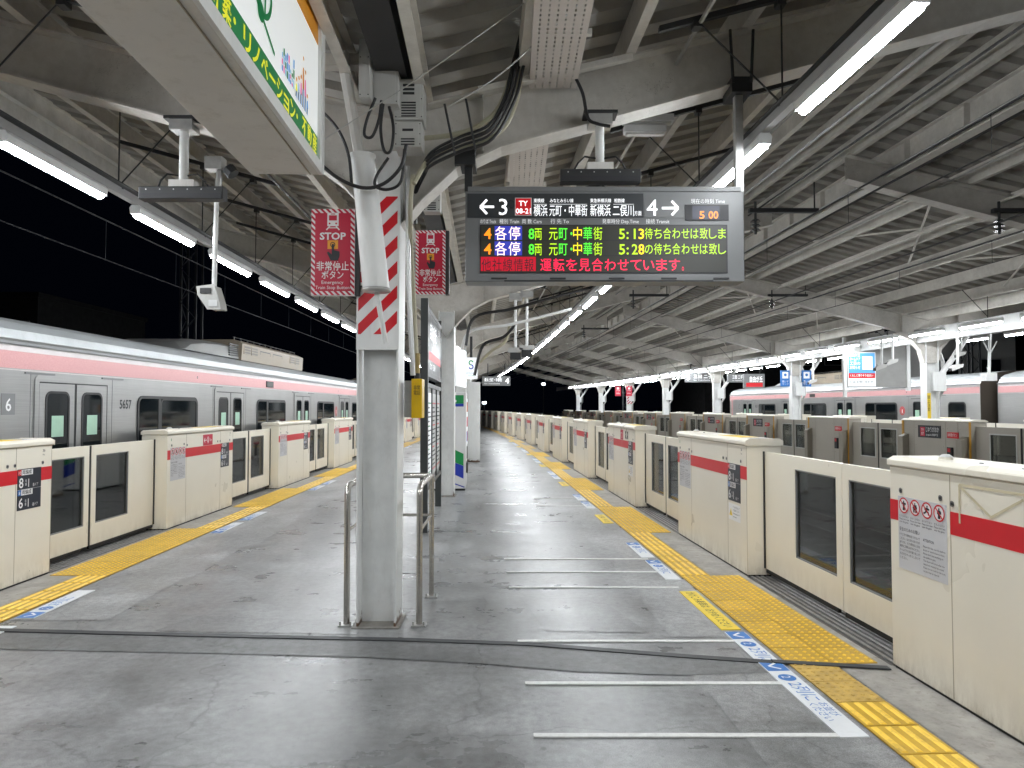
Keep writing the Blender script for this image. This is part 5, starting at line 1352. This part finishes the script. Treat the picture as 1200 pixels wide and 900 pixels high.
# conduits on tray line, to the left of it
# emergency lamps
for (px0, py0, px1, py1, w) in ((732, 146, 781, 154, 'rear'), (728, 133, 790, 141, 'front')):
    a, b = at(px0, py1, 6.4), at(px1, py0, 6.4); mb = MB(); mb.box(a.x, b.x, 6.4, 6.5, a.z, b.z, 'lamp_white'); mb.box(a.x + .02, b.x - .02, 6.42, 6.48, a.z - .02, a.z, 'grey_box')
    lthing('emergency_lamp', 'unlit cream emergency lamp under the rafter flange, ' + w + ' one', 'light', mb, 'emergency lamps')
# black speaker bars hung under the rafter
def speaker_bar(px, py, ptop, w, y, label):
    c = at(px, py, y); tp = at(px, ptop, y); t = thing('speaker_bar', label, 'speaker', c, 0, 'black bars hanging from the nearest rafter')
    mb = MB(); mb.box(-w / 2, w / 2, -.05, .05, -.055, .045, 'dark'); part('bar', t, mb, bevel=.006)
    mb = MB(); pl = Pl((-w / 2, -.051, 0), (1, 0, 0), (0, 0, 1))
    for i in range(6): mb.disc(pl, .06 + i * (w - .12) / 5, .02, .006, .002, 'galv', 6)
    mb.slab(pl, .01, -.05, w - .01, -.012, 0, .004, 'ink'); part('front_detail', t, mb)
    h = tp.z - c.z; mb = MB(); mb.tube([(0, 0, .1), (0, 0, h)], .035, 'white_steel', 12); part('pole', t, mb, smooth=True)
    mb = MB(); mb.box(-.1, .1, -.045, .045, .046, .1, 'ad_panel'); mb.box(-.09, .09, -.07, .07, h - .02, h + .06, 'galv'); mb.box(-.13, .13, -.08, .08, h + .06, h + .085, 'dark'); part('bracket', t, mb)
    mb = MB()
    for s in (-1, 1): mb.tube([(s * .02, 0, .14), (s * .12, -.02, .15), (s * .17, -.02, .1), (s * .2, 0, .05)], .008, 'cable', 6)
    part('lead', t, mb)
    return t
speaker_bar(215, 227, 152, .66, 5.5, 'long black bar on a white pole under the left canopy')
speaker_bar(703, 207, 146, .62, 5.4, 'long black bar hanging just above the departure board')
# camera on a long pole, left
t = thing('security_camera', 'grey camera on a long white pole above the left train', 'camera', at(250, 350, 6.6)); o = t.location
mb = MB(); mb.tube([at(254, 232, 6.6) - o, at(251, 336, 6.6) - o], .022, 'white_steel', 10); mb.tube([at(254, 232, 6.6) - o, at(258, 196, 6.6) - o], .03, 'galv', 8); part('pole', t, mb, smooth=True)
mb = MB(); mb.prism([(-.10, .09), (.05, .11), (.10, -.05), (.11, -.11), (.0, -.11), (-.09, .02)], lambda q, s: (q[0], s, q[1]), [-.12, .06], 'grey_box'); part('housing', t, mb, bevel=.008)
mb = MB(); mb.box(-.07, .03, -.13, -.121, .03, .08, 'dark'); mb.box(.01, .09, -.128, -.121, -.09, -.03, 'lamp_white'); part('lens', t, mb)
mb = MB(); c = at(255, 195, 6.6) - o; mb.box(c.x - .1, c.x + .06, -.06, .06, c.z - .04, c.z + .08, 'galv'); mb.tube([(c.x + .1, 0, c.z - .02), (c.x + .15, 0, c.z - .08)], .06, 'dark', 8); part('clamp', t, mb)
# twin cameras further down
for i, (px, pb) in enumerate(((604, 408), (617.5, 405))):
    y = 13.2; t = thing('security_camera', 'small black camera on a white drop pole under the second rafter, %s of the pair' % ('left', 'right')[i], 'camera', at(px, pb, y), 0, 'twin cameras under the second rafter'); o = t.location
    mb = MB(); mb.tube([(0, 0, 0), at(px, 350, y) - o], .025, 'white_steel', 8); part('pole', t, mb); mb = MB(); mb.box(-.14, .14, -.08, .08, -.09, 0, 'grey_box'); mb.box(-.1, .1, -.12, .04, -.22, -.09, 'dark'); part('housing', t, mb)
    mb = MB(); mb.box(-.12, .12, -.12, .12, .9, 1.02, 'galv'); part('clamp', t, mb)

# ================================================================= GUARD RAIL, PHONE BOX, NOTICE BOARD, KIOSKS
t = thing('guard_rail', 'stainless tube guard rail wrapped round the white column', 'railing', (-.99, 5.5, 0))
xl, xr, yf, yr = -1.275 + .99, -.715 + .99, -.02, .80; zt_ = 1.07
def bend(p, q, rr): return p
mb = MB()
mb.tube([(xl, yf, .01), (xl, yf, zt_ - .07), (xl, yf + .02, zt_ - .02), (xl, yf + .07, zt_), (xl, yr - .05, zt_), (xl + .05, yr, zt_), (xr - .05, yr, zt_), (xr, yr - .05, zt_), (xr, yf + .07, zt_), (xr, yf + .02, zt_ - .02), (xr, yf, zt_ - .07), (xr, yf, .01)], .024, 'stainless', 12)
part('hand_rail', t, mb, smooth=True)
mb = MB(); mb.tube([(xl, yf, .72), (xl, yr, .72), (xr, yr, .72), (xr, yf, .72)], .012, 'stainless', 8); part('mid_rail', t, mb, smooth=True)
for x in (xl, xr): mb = MB(); mb.tube([(x, yr, .01), (x, yr, zt_)], .022, 'stainless', 12); part('post', t, mb, smooth=True)
for x in (xl, xr):
    for y in (yf, yr):
        mb = MB(); mb.box(x - .055, x + .055, y - .055, y + .055, .001, .012, 'galv')
        for dx in (-.04, .04): mb.tube([(x + dx, y - .04, .012), (x + dx, y - .04, .04)], .008, 'galv', 6)
        part('foot_plate', t, mb)
c = at(489, 467, 5.6)
t = thing('emergency_phone_box', 'yellow box fixed on the right flange of the white column', 'emergency box', (c.x, 5.6, c.z))
mb = MB(); mb.box(-.04, .045, -.06, .1, -.155, .155, 'yellow_box'); part('box', t, mb, bevel=.006)
mb = MB(); mb.box(-.1, -.042, -.03, .1, -.15, .14, 'galv'); part('bracket', t, mb)
mb = MB(); mb.tube([(.0, 0, .155), (0, 0, .2)], .025, 'dark', 8); mb.tube([(0, 0, .2), (0, 0, .36)], .02, 'brass', 8); part('gland', t, mb)
mb = MB(); pl = Pl((-.03, -.062, -.13), (1, 0, 0), (0, 0, 1)); mb.text(pl, '非常\n電話', .01, .2, .03, 'ink', .001, w=.05); part('lettering', t, mb)
# notice board, edge on
y0, y1 = 9.5, 12.0
t = thing('notice_board', 'tall dark framed notice board standing edge-on behind the column', 'notice board', P(-.80, y0) + Vector((-.03, 0, 0)), .028)
Lb = y1 - y0
for yy in (0, Lb): mb = MB(); mb.box(-.05, .05, yy - .05, yy + .05, 0, 3.15, 'board_face2'); part('post', t, mb, bevel=.004)
mb = MB()
for z in (.55, 1.95, 2.1, 3.0): mb.box(-.045, .045, .05, Lb - .05, z, z + .06, 'board_face2')
for f_ in (.33, .66): mb.box(-.04, .04, Lb * f_ - .02, Lb * f_ + .02, .61, 1.95, 'board_face2')
part('frame', t, mb)
mb = MB(); mb.box(-.02, .02, .05, Lb - .05, .61, 1.95, 'mid_grey'); mb.box(-.04, .04, .05, Lb - .05, 2.16, 3.0, 'board_face'); part('back_panel', t, mb)
pl = Pl((.041, 0, 0), (0, 1, 0), (0, 0, 1))
for i, mt in enumerate(('paper_lit', 'paper', 'paper')):
    mb = MB(); a = Lb * i / 3 + .08; pl3 = Pl((.021, 0, 0), (0, 1, 0), (0, 0, 1)); mb.slab(pl3, a, .68, a + Lb / 3 - .14, 1.88, 0, .004, mt)
    for j in range(16): mb.rect(pl3, a + .05, .75 + j * .065, a + Lb / 3 - .2 - .1 * (j % 3), .77 + j * .065, .006, ('ink', 'red', 'green')[0 if j % 5 else (1 if i else 2)])
    part('poster', t, mb)
mb = MB(); mb.text(pl, '自由が丘', .4, 2.66, .2, 'sign_lit', .003, w=1.6); mb.text(pl, 'Jiyugaoka', .6, 2.5, .1, 'sign_dim', .003); mb.rect(pl, .2, 2.34, Lb - .2, 2.46, .003, 'sign_red'); mb.text(pl, '都立大学    田園調布', .3, 2.22, .08, 'sign_dim', .003, w=2); part('station_lettering', t, mb)
# white machine with green and blue mark
c = P(-.92, 14.2); hd = head(0, 14)
t = thing('vending_machine', 'white vending machine with green and blue slanted mark on its end', 'vending machine', (c.x + .18, c.y, 0), hd)
mb = MB(); mb.box(-.33, .33, 0, .95, .04, 1.98, 'white'); part('cabinet', t, mb, bevel=.01)
mb = MB(); mb.box(-.31, .31, .02, .93, 0, .04, 'dark'); part('plinth', t, mb)
pl = Pl((.0, -.001, 0), (1, 0, 0), (0, 0, 1)); mb = MB()
mb.poly(pl, [(.03, .66), (.27, .50), (.27, .27 + .25), (.03, .42 + .25)][0:0] or [(.02, .60), (.02, .86), (.28, .74), (.28, .50)], .003, 'green'); mb.poly(pl, [(.02, .36), (.02, .595), (.28, .495), (.28, .24)], .003, 'logo_blue')
mb.rect(pl, .06, 1.75, .28, 1.92, .003, 'green'); mb.rect(pl, .06, 1.69, .28, 1.748, .003, 'logo_blue'); mb.line(pl, [(.02, .17), (.3, .07)], .02, .003, 'logo_blue'); mb.disc(pl, .11, 1.80, .03, .005, 'white', 8)
part('logo', t, mb)
mb = MB(); mb.box(.331, .34, .06, .9, .9, 1.85, 'paper_lit'); mb.box(.331, .36, .1, .5, .35, .55, 'dark'); mb.box(.331, .345, .6, .8, .6, .85, 'dark')
for j in range(3):
    for i in range(7): mb.box(.341, .35, .09 + i * .115, .16 + i * .115, .98 + j * .3, 1.18 + j * .3, ('logo_blue', 'green', 'red', 'ad_pink', 'orange')[(i + j * 2) % 5])
part('front_panel', t, mb)
c = P(-.98, 21.6)
t = thing('equipment_cabinet', 'tall plain white cabinet standing past the vending machine', 'cabinet', (c.x + .36, c.y, 0), head(0, 21))
mb = MB(); mb.box(-.3, .42, 0, 1.6, .0, 2.45, 'white_steel'); part('cabinet', t, mb, bevel=.01)
mb = MB(); mb.box(-.18, -.02, -.01, -.001, 1.1, 1.95, 'dark'); mb.box(.421, .43, .2, 1.4, .9, 2.0, 'mid_grey'); part('door_glass', t, mb)
# two small vending fronts left of it
c = P(-1.55, 15.8); t = thing('drinks_machine', 'drinks machine with small colourful display left of the white vending machine', 'vending machine', (c.x + .45, c.y, 0), 0)
mb = MB(); mb.box(-.35, .35, 0, .7, .0, 1.85, 'grey_box'); part('cabinet', t, mb, bevel=.01)
mb = MB(); pl = Pl((-.3, -.001, 0), (1, 0, 0), (0, 0, 1))
for j in range(4):
    for i in range(6): mb.slab(pl, .02 + i * .1, .8 + j * .25, .08 + i * .1, .98 + j * .25, 0, .01, ('paper_lit', 'orange', 'logo_blue', 'ad_white', 'dark')[(i * 2 + j) % 5])
part('drink_display', t, mb)
# seats
c = P(-.75, 24.4); t = thing('bench', 'row of platform seats with pink cushions past the white cabinet', 'bench', (c.x + .3, c.y, 0), head(0, 24))
for i in range(4): mb = MB(); mb.box(-.2, .25, i * .5, i * .5 + .44, .40, .45, 'seat_red'); part('seat', t, mb, bevel=.01); mb = MB(); mb.box(-.25, -.2, i * .5, i * .5 + .44, .45, .85, 'dark'); part('backrest', t, mb)
for y in (.2, 1.7): mb = MB(); mb.box(-.03, .03, y, y + .05, 0, .4, 'dark'); part('leg', t, mb)
# S sign
t = thing('bank_sign', 'white light box sign with green and blue S hanging past the second column', 'sign', at(552, 444, 16.5)); y = 16.5
w = (at(559.5, 444, y) - at(545, 444, y)).x; h = (at(552, 419, y) - at(552, 444, y)).z
mb = MB(); mb.box(-w / 2, w / 2, 0, .1, 0, h, 'sign_lit_soft'); part('case', t, mb)
pl = Pl((0, -.001, h * .66), (1, 0, 0), (0, 0, 1)); mb = MB(); r = h * .12
mb.disc(pl, 0, r * .8, r, .002, 'green', 14, r * .55, 0.2, 4.7); mb.disc(pl, 0, -r * .8, r, .002, 'logo_blue', 14, r * .55, -2.94, 1.56)
mb.text(pl, 'SEVEN BANK', 0, -h * .42, h * .07, 'logo_blue', .002, aw=w * .8, align='c'); mb.text(pl, 'ATM', 0, -h * .55, h * .07, 'green', .002, aw=w * .5, align='c'); part('lettering', t, mb)
mb = MB(); mb.box(-w / 2 - .3, -w / 2, .03, .07, h * .8, h * .85, 'dark'); mb.box(-.03, .03, .03, .07, h, h + .5, 'dark'); part('bracket', t, mb)
mb = MB(); y = 14.0; a = at(519, 464, y); b = at(527, 441, y); mb.box(a.x, b.x, y, y + .08, a.z, b.z, 'sign_lit_soft'); lthing('small_lit_sign', 'small pale lit sign beside the second white column', 'sign', mb)
mb = MB(); y = 15.0; a = at(533, 452, y); b = at(539, 405, y); mb.hexa([(a.x, y, a.z), (a.x + .04, y, a.z), (a.x + .14, y + 1.6, a.z), (a.x + .1, y + 1.6, a.z), (a.x, y, b.z), (a.x + .04, y, b.z), (a.x + .14, y + 1.6, b.z), (a.x + .1, y + 1.6, b.z)], 'paper_lit'); lthing('lit_panel', 'tall pale lit panel seen edge-on above the vending machine', 'sign', mb)
# cables to second rafter
for i, (pts, m, w) in enumerate((([(546, 405), (556, 372), (600, 362), (650, 348), (700, 335)], 'cable', 'uppermost black'), ([(541, 410), (552, 388), (600, 380), (670, 362)], 'white_steel', 'white'), ([(556, 440), (566, 405), (590, 395), (604, 380)], 'cable', 'short black'), ([(562, 425), (575, 412), (592, 400), (597, 382)], 'cable_beige', 'beige'))):
    cable('conduit', '%s conduit running up to the second rafter' % w, 'conduit', pts, 13.0 + i * .1, .028, m, 'conduits at the second rafter')
# far hanging platform sign "4"
def hang_sign(px0, py0, px1, py1, y, label, big, txt, right=True, red=False):
    a, b = at(px0, py1, y), at(px1, py0, y); w, h = b.x - a.x, b.z - a.z
    t = thing('platform_sign', label, 'sign', a, 0, 'hanging platform signs'); mb = MB(); mb.box(0, w, 0, .15, 0, h, 'mid_grey'); part('case', t, mb)
    pl = Pl((0, -.001, 0), (1, 0, 0), (0, 0, 1)); mb = MB()
    if big: mb.text(pl, big, w * (.82 if right else .05), h * .25, h * .6, 'sign_lit', .003, bold=.02)
    mb.text(pl, txt, w * (.08 if right else .28), h * .45, h * .34, 'sign_lit', .003, aw=w * .62); mb.text(pl, 'for Yokohama', w * (.08 if right else .28), h * .16, h * .16, 'sign_dim', .003, aw=w * .55)
    part('lettering', t, mb)
    if red: mb = MB(); mb.rect(pl, .1 * w, .1 * h, .9 * w, .38 * h, .004, 'sign_red'); part('red_line', t, mb)
    mb = MB()
    for f_ in (.2, .8): mb.box(w * f_ - .02, w * f_ + .02, .05, .09, h, h + .55, 'dark')
    part('hanger', t, mb); return t
hang_sign(565, 441, 598, 452, 30, 'small lit platform sign reading 4 far down our platform', '4', '横浜 元町・中華街')
hang_sign(803, 437, 838, 448, 36, 'lit platform sign reading 5 over the opposite platform', '5', '三田 二子', False, False)
hang_sign(853, 438, 872, 448, 33, 'lit platform sign between the columns of the opposite platform', '', '三田 二子', False)
hang_sign(872, 438, 896, 455, 31, 'lit station name sign with red line over the opposite platform', '', '自由が丘', False, True)
for i, px in enumerate((915, 940)):
    y = 26.3; a, b = at(px, 453, y), at(px + 10.5, 434, y); w, h = b.x - a.x, b.z - a.z; t = thing('blue_sign', 'blue hanging sign with white symbol, %s of the opposite column' % ('left', 'right')[i], 'sign', a, 0, 'blue signs on the opposite column')
    mb = MB(); mb.box(0, w, 0, .04, 0, h, 'blue'); part('plate', t, mb); pl = Pl((0, -.001, 0), (1, 0, 0), (0, 0, 1)); mb = MB(); mb.slab(pl, .06, h * .5, w - .06, h * .9, 0, .004, 'white'); mb.disc(pl, w * .5, h * .72, w * .16, .006, 'blue', 8)
    mb.text(pl, '車いす', w / 2, h * .25, h * .12, 'white', .003, aw=w * .7, align='c'); mb.text(pl, 'マーク', w / 2, h * .1, h * .1, 'white', .003, aw=w * .7, align='c'); part('symbol', t, mb)
for i, px in enumerate((721, 734)):
    y = 50; a, b = at(px, 464, y), at(px + 6.5, 453, y); w, h = b.x - a.x, b.z - a.z; mb = MB(); mb.box(0, w, 0, .05, 0, h, 'maroon'); pl = Pl((0, -.001, 0), (1, 0, 0), (0, 0, 1)); mb.text(pl, 'STOP', w / 2, h * .5, h * .16, 'white', .003, aw=w * .6, align='c'); mb.rect(pl, w * .3, h * .7, w * .7, h * .9, .003, 'white'); mb.text(pl, '非常停止', w / 2, h * .2, h * .14, 'white', .003, aw=w * .7, align='c')
    lthing('stop_sign', 'tiny red STOP sign far away on the opposite platform, %s of two' % ('left', 'right')[i], 'sign', mb, 'red emergency stop button signs', loc=a)
# poster panel on the opposite platform
y = 21.3; a, b = at(992, 454, y), at(1062, 405, y); w, h = b.x - a.x, b.z - a.z
t = thing('advert_hoarding', 'large framed grey panel with blue poster above the opposite platform', 'poster panel', a)
mb = MB(); mb.box(0, w, .0, .05, 0, h, 'pale_wall'); part('backing', t, mb)
mb = MB(); mb.box(-.08, 0, -.03, .08, -.3, h + .25, 'white_steel'); mb.box(w, w + .1, -.03, .08, -.1, h + .25, 'white_steel'); part('frame_post', t, mb)
pl = Pl((0, -.002, 0), (1, 0, 0), (0, 0, 1)); mb = MB(); mb.slab(pl, .05, .03, w * .48, h * .84, 0, .02, 'paper_lit'); mb.rect(pl, .06, h * .34, w * .47, h * .82, .022, 'poster_blue'); mb.rect(pl, .06, h * .22, w * .47, h * .34, .022, 'sign_red'); mb.slab(pl, w * .26, h * .42, w * .43, h * .74, .022, .026, 'sign_lit_soft')
for j in range(4): mb.text(pl, ['自由が丘', 'ホームドア', '工事の', 'お知らせ'][j], .1, h * (.74 - j * .1), h * .07, 'sign_lit', .024, w=w * .17)
mb.text(pl, 'くらしに寄りそう住まい', .1, h * .26, h * .05, 'sign_lit', .024, w=w * .38); mb.text(pl, '0120 お問い合わせ', .1, h * .1, h * .06, 'ink', .024, w=w * .38); part('poster', t, mb)
# hanging cameras of the opposite platform
for i, (px, pt, pb, y) in enumerate(((1033, 398, 430, 17.5), (1046, 395, 424, 17.8), (1122, 390, 430, 16.6), (953, 413, 447, 24), (1126, 388, 415, 18.6))):
    t = thing('security_camera', 'pale camera on a drop pole over the opposite platform, %s from the left' % ['second', 'third', 'fourth', 'first', 'fifth'][i], 'camera', at(px, pb, y), 0, 'cameras over the opposite platform'); o = t.location
    mb = MB(); mb.tube([(0, 0, 0), at(px, pt, y) - o], .03, 'white_steel', 8); part('pole', t, mb); mb = MB(); mb.prism([(-.16, -.09), (.08, .0), (.10, .06), (-.08, .05), (-.17, -.03)], lambda q, s: (q[0], s, q[1]), [-.07, .07], 'grey_box'); part('housing', t, mb, bevel=.01)
    mb = MB(); mb.box(-.185, -.15, -.05, .05, -.1, -.03, 'dark'); part('lens', t, mb)
t = thing('hanging_lamp_box', 'white box on a forked drop pole over the gap between the far cars', 'sign', at(1159, 440, 18)); o = t.location
mb = MB(); mb.tube([(0, 0, 0), at(1160, 385, 18) - o], .035, 'white_steel', 8); mb.tube([at(1160, 415, 18) - o, at(1152, 400, 18) - o], .015, 'white_steel', 6); mb.tube([at(1160, 415, 18) - o, at(1168, 400, 18) - o], .015, 'white_steel', 6); part('pole', t, mb)
mb = MB(); mb.box(-.14, .14, -.1, .1, -.14, .06, 'white'); mb.box(.14, .24, -.08, .08, -.1, .0, 'dark'); part('box', t, mb)

# ================================================================= OVERHEAD LINE AND NIGHT BACKGROUND
for nm, x0, z, r, lab in (('contact_wire', 4.85, 4.05, .008, 'contact wire above the nearer empty track'), ('messenger_wire', 4.85, 4.42, .012, 'messenger wire above the nearer empty track'), ('contact_wire', 8.55, 4.05, .008, 'contact wire above the farther empty track'), ('messenger_wire', 8.55, 4.42, .012, 'messenger wire above the farther empty track'),
        ('feeder_cable', 5.35, 4.55, .016, 'thick feeder cable over the tracks under the ridge'), ('feeder_cable', 7.9, 4.45, .016, 'thick feeder cable right of the ridge girder'), ('contact_wire', -6.5, 4.1, .010, 'contact wire above the left train, against the black sky'), ('messenger_wire', -6.5, 4.75, .012, 'messenger wire above the left train, against the black sky')):
    mb = MB(); mb.tube([P(x0, t, z) for t in RYL], r, 'cable', 5)
    if nm == 'messenger_wire':
        y = 4
        while y < 50: mb.tube([P(x0, y, z), P(x0, y, z - (.37 if x0 > 0 else .65))], .004, 'dark', 4); y += 2.5
    lthing(nm, lab, 'wire', mb, 'overhead line wires')
def insul(x0, y, z, lab):
    t = thing('line_insulator', lab, 'insulator', P(x0, y, z), 0, 'insulators of the overhead line')
    mb = MB()
    for i in range(3): mb.tube([(0, 0, i * .07), (0, 0, i * .07 + .03)], .08, 'insul', 12, r1=.05)
    mb.tube([(0, 0, -.05), (0, 0, .45)], .02, 'dark', 6); part('insulator', t, mb, smooth=True)
    mb = MB(); mb.box(-.1, .95, -.04, .04, .28, .34, 'dark'); mb.tube([(.9, 0, .3), (.9, 0, .75)], .012, 'dark', 5); part('bracket', t, mb)
for i, (x0, y) in enumerate(((4.3, 10.6), (4.3, 18.7), (8.0, 10.6), (8.0, 18.7), (4.3, 26.7))): insul(x0, y, 4.35, 'dark stacked insulator under the ridge over the tracks, %s' % ('nearest over the near track', 'middle over the near track', 'nearest over the far track', 'second over the far track', 'farthest over the near track')[i])
def mast(x, y, h, lab):
    t = thing('lattice_mast', lab, 'mast', (x, y, -1.4), 0, 'lattice masts of the overhead line'); w = .22; mb = MB()
    for sx in (-w, w):
        for sy in (-w, w): mb.box(sx - .03, sx + .03, sy - .03, sy + .03, 0, h, 'mast')
    part('leg', t, mb, key=('mastleg', h)); mb = MB(); z = .2; s = 1
    while z < h - .5:
        mb.tube([(-w * s, -w - .03, z), (w * s, -w - .03, z + .5)], .018, 'mast', 4); mb.tube([(-w - .03, -w * s, z), (-w - .03, w * s, z + .5)], .018, 'mast', 4); z += .5; s = -s
    part('lacing', t, mb, key=('mastlace', h)); return t
mast(-9.6, 21, 8.5, 'dark lattice mast against the night sky beyond the left train'); mast(19.5, 34, 8, 'lattice mast beyond the far train, between the white columns')
mast(17.6, 27, 9, 'lattice mast beyond the far train beside the car gap'); mast(10.0, 62, 9, 'distant lattice mast by the opposite platform'); mast(17.5, 21.5, 9, 'lattice mast at the far right beyond the pale wall')
def building(name, lab, x0, x1, y0, y1, h, m, wins, face='y'):
    t = thing(name, lab, 'building', ((x0 + x1) / 2, y0, -1.6)); w = (x1 - x0) / 2
    mb = MB(); mb.box(-w, w, 0, y1 - y0, 0, h, m); part('wall', t, mb)
    mb = MB(); mb.box(-w - .1, w + .1, -.1, y1 - y0 + .1, h, h + .25, m); part('roof', t, mb)
    for (a, b, c, d, mm) in wins:
        f = MB(); f.box(-w + a - .05, -w + c + .05, -.06, -.001, b - .05, d + .05, 'mid_grey'); q = part('window', t, f); f = MB(); f.box(-w + a, -w + c, -.075, -.061, b, d, mm); part('pane', q, f)
building('pale_building', 'pale grey rendered building wall beyond the far train on the right', 17.8, 21.5, 30, 38, 6.6, 'pale_wall', [(.4, 4.6, 1.2, 5.3, 'train_glass'), (2.2, 4.6, 3.0, 5.3, 'train_glass')])
building('dark_building', 'dark building beyond the left train, its upper windows faintly lit', -30, -23, 34, 44, 8.6, 'night_wall', [(4.2, 5.6, 5.0, 7.6, 'dim_window'), (5.6, 5.4, 6.6, 7.4, 'dim_window'), (1, 5.6, 2.7, 8.0, 'dim_window')])
building('dark_building', 'dark office block behind the platform signs of the opposite platform', 17, 33, 62, 75, 12, 'night_wall', [(1 + 2.4 * i, 7, 2.6 + 2.4 * i, 9.5, 'train_glass') for i in range(6)])
building('dark_building', 'dark apartment block right of the pale wall', 23, 32, 30, 40, 10.5, 'night_wall', [(1 + 2.0 * i, 5.5, 2.2 + 2.0 * i, 7.2, 'train_glass') for i in range(4)])
for i, (px, py, y, lab) in enumerate(((637, 450, 90, 'small white distant lamp in the black gap, upper'), (567.5, 472, 80, 'small white distant lamp low beside the last gates'))):
    c = at(px, py, y); mb = MB(); mb.box(c.x - .22, c.x + .22, y, y + .1, c.z - .12, c.z + .12, 'far_light'); mb.box(c.x - .06, c.x + .06, y + .1, y + .25, -1.6, c.z + .1, 'dark'); lthing('distant_lamp', lab, 'light', mb)

# ================================================================= far-apart pieces of one part become parts of their own
def pieces_of(me):
    n = len(me.vertices); root = list(range(n))
    def find(a):
        while root[a] != a: root[a] = root[root[a]]; a = root[a]
        return a
    for e in me.edges:
        a, b = find(e.vertices[0]), find(e.vertices[1])
        if a != b: root[a] = b
    boxes = {}
    for v in me.vertices:
        r = find(v.index); c = v.co
        if r not in boxes: boxes[r] = [list(c), list(c)]
        else:
            lo, hi = boxes[r]
            for k in range(3): lo[k] = min(lo[k], c[k]); hi[k] = max(hi[k], c[k])
    ids = list(boxes)
    if len(ids) < 2 or len(ids) > 260: return None
    grp = {i: i for i in ids}
    def g(a):
        while grp[a] != a: a = grp[a]
        return a
    for i, a in enumerate(ids):
        la, ha = boxes[a]; sa = max(ha[k] - la[k] for k in range(3))
        for b in ids[i + 1:]:
            lb, hb = boxes[b]; sb = max(hb[k] - lb[k] for k in range(3))
            gap = math.sqrt(sum(max(0, la[k] - hb[k], lb[k] - ha[k]) ** 2 for k in range(3)))
            if gap <= max(.02, .5 * max(sa, sb)):
                x, y_ = g(a), g(b)
                if x != y_: grp[x] = y_
    sets = {}
    for p in me.polygons: sets.setdefault(g(find(p.vertices[0])), []).append(p)
    if len(sets) < 2 or len(sets) > 14: return None
    out = []
    for polys in sets.values():
        idx = {}; vs = []; fs = []
        for p in polys:
            f = []
            for v in p.vertices:
                if v not in idx: idx[v] = len(vs); vs.append(tuple(me.vertices[v].co))
                f.append(idx[v])
            fs.append(f)
        m2 = bpy.data.meshes.new(me.name); m2.from_pydata(vs, [], fs)
        for m in me.materials: m2.materials.append(m)
        m2.polygons.foreach_set('material_index', [p.material_index for p in polys])
        m2.polygons.foreach_set('use_smooth', [p.use_smooth for p in polys]); m2.update(); out.append(m2)
    return out
SPLIT = {}
SKIP = ('letter', 'notice', 'picture', 'sign', 'marking', 'poster', 'sticker', 'stripe', 'border', 'emblem', 'mark', 'band', 'label', 'detail', 'cover', 'lacing', 'film', 'perforated', 'shell', 'rafter', 'girder', 'purlin', 'sleeper', 'tile', 'strip', 'floor')
for o in [o for o in COL.objects if o.type == 'MESH' and o.parent]:
    if any(w in o.name for w in SKIP) and not o.name.startswith('red_band'): continue
    if o.get('kind') == 'stuff' or len(o.data.vertices) > 4000: continue
    k = o.data.name
    if k not in SPLIT: SPLIT[k] = pieces_of(o.data)
    if SPLIT[k]:
        base = o.name.split('.')[0]
        for me in SPLIT[k][1:]:
            c = bpy.data.objects.new(base, me); COL.objects.link(c); c.parent = o.parent; c.location = o.location; c.rotation_euler = o.rotation_euler
        o.data = SPLIT[k][0]
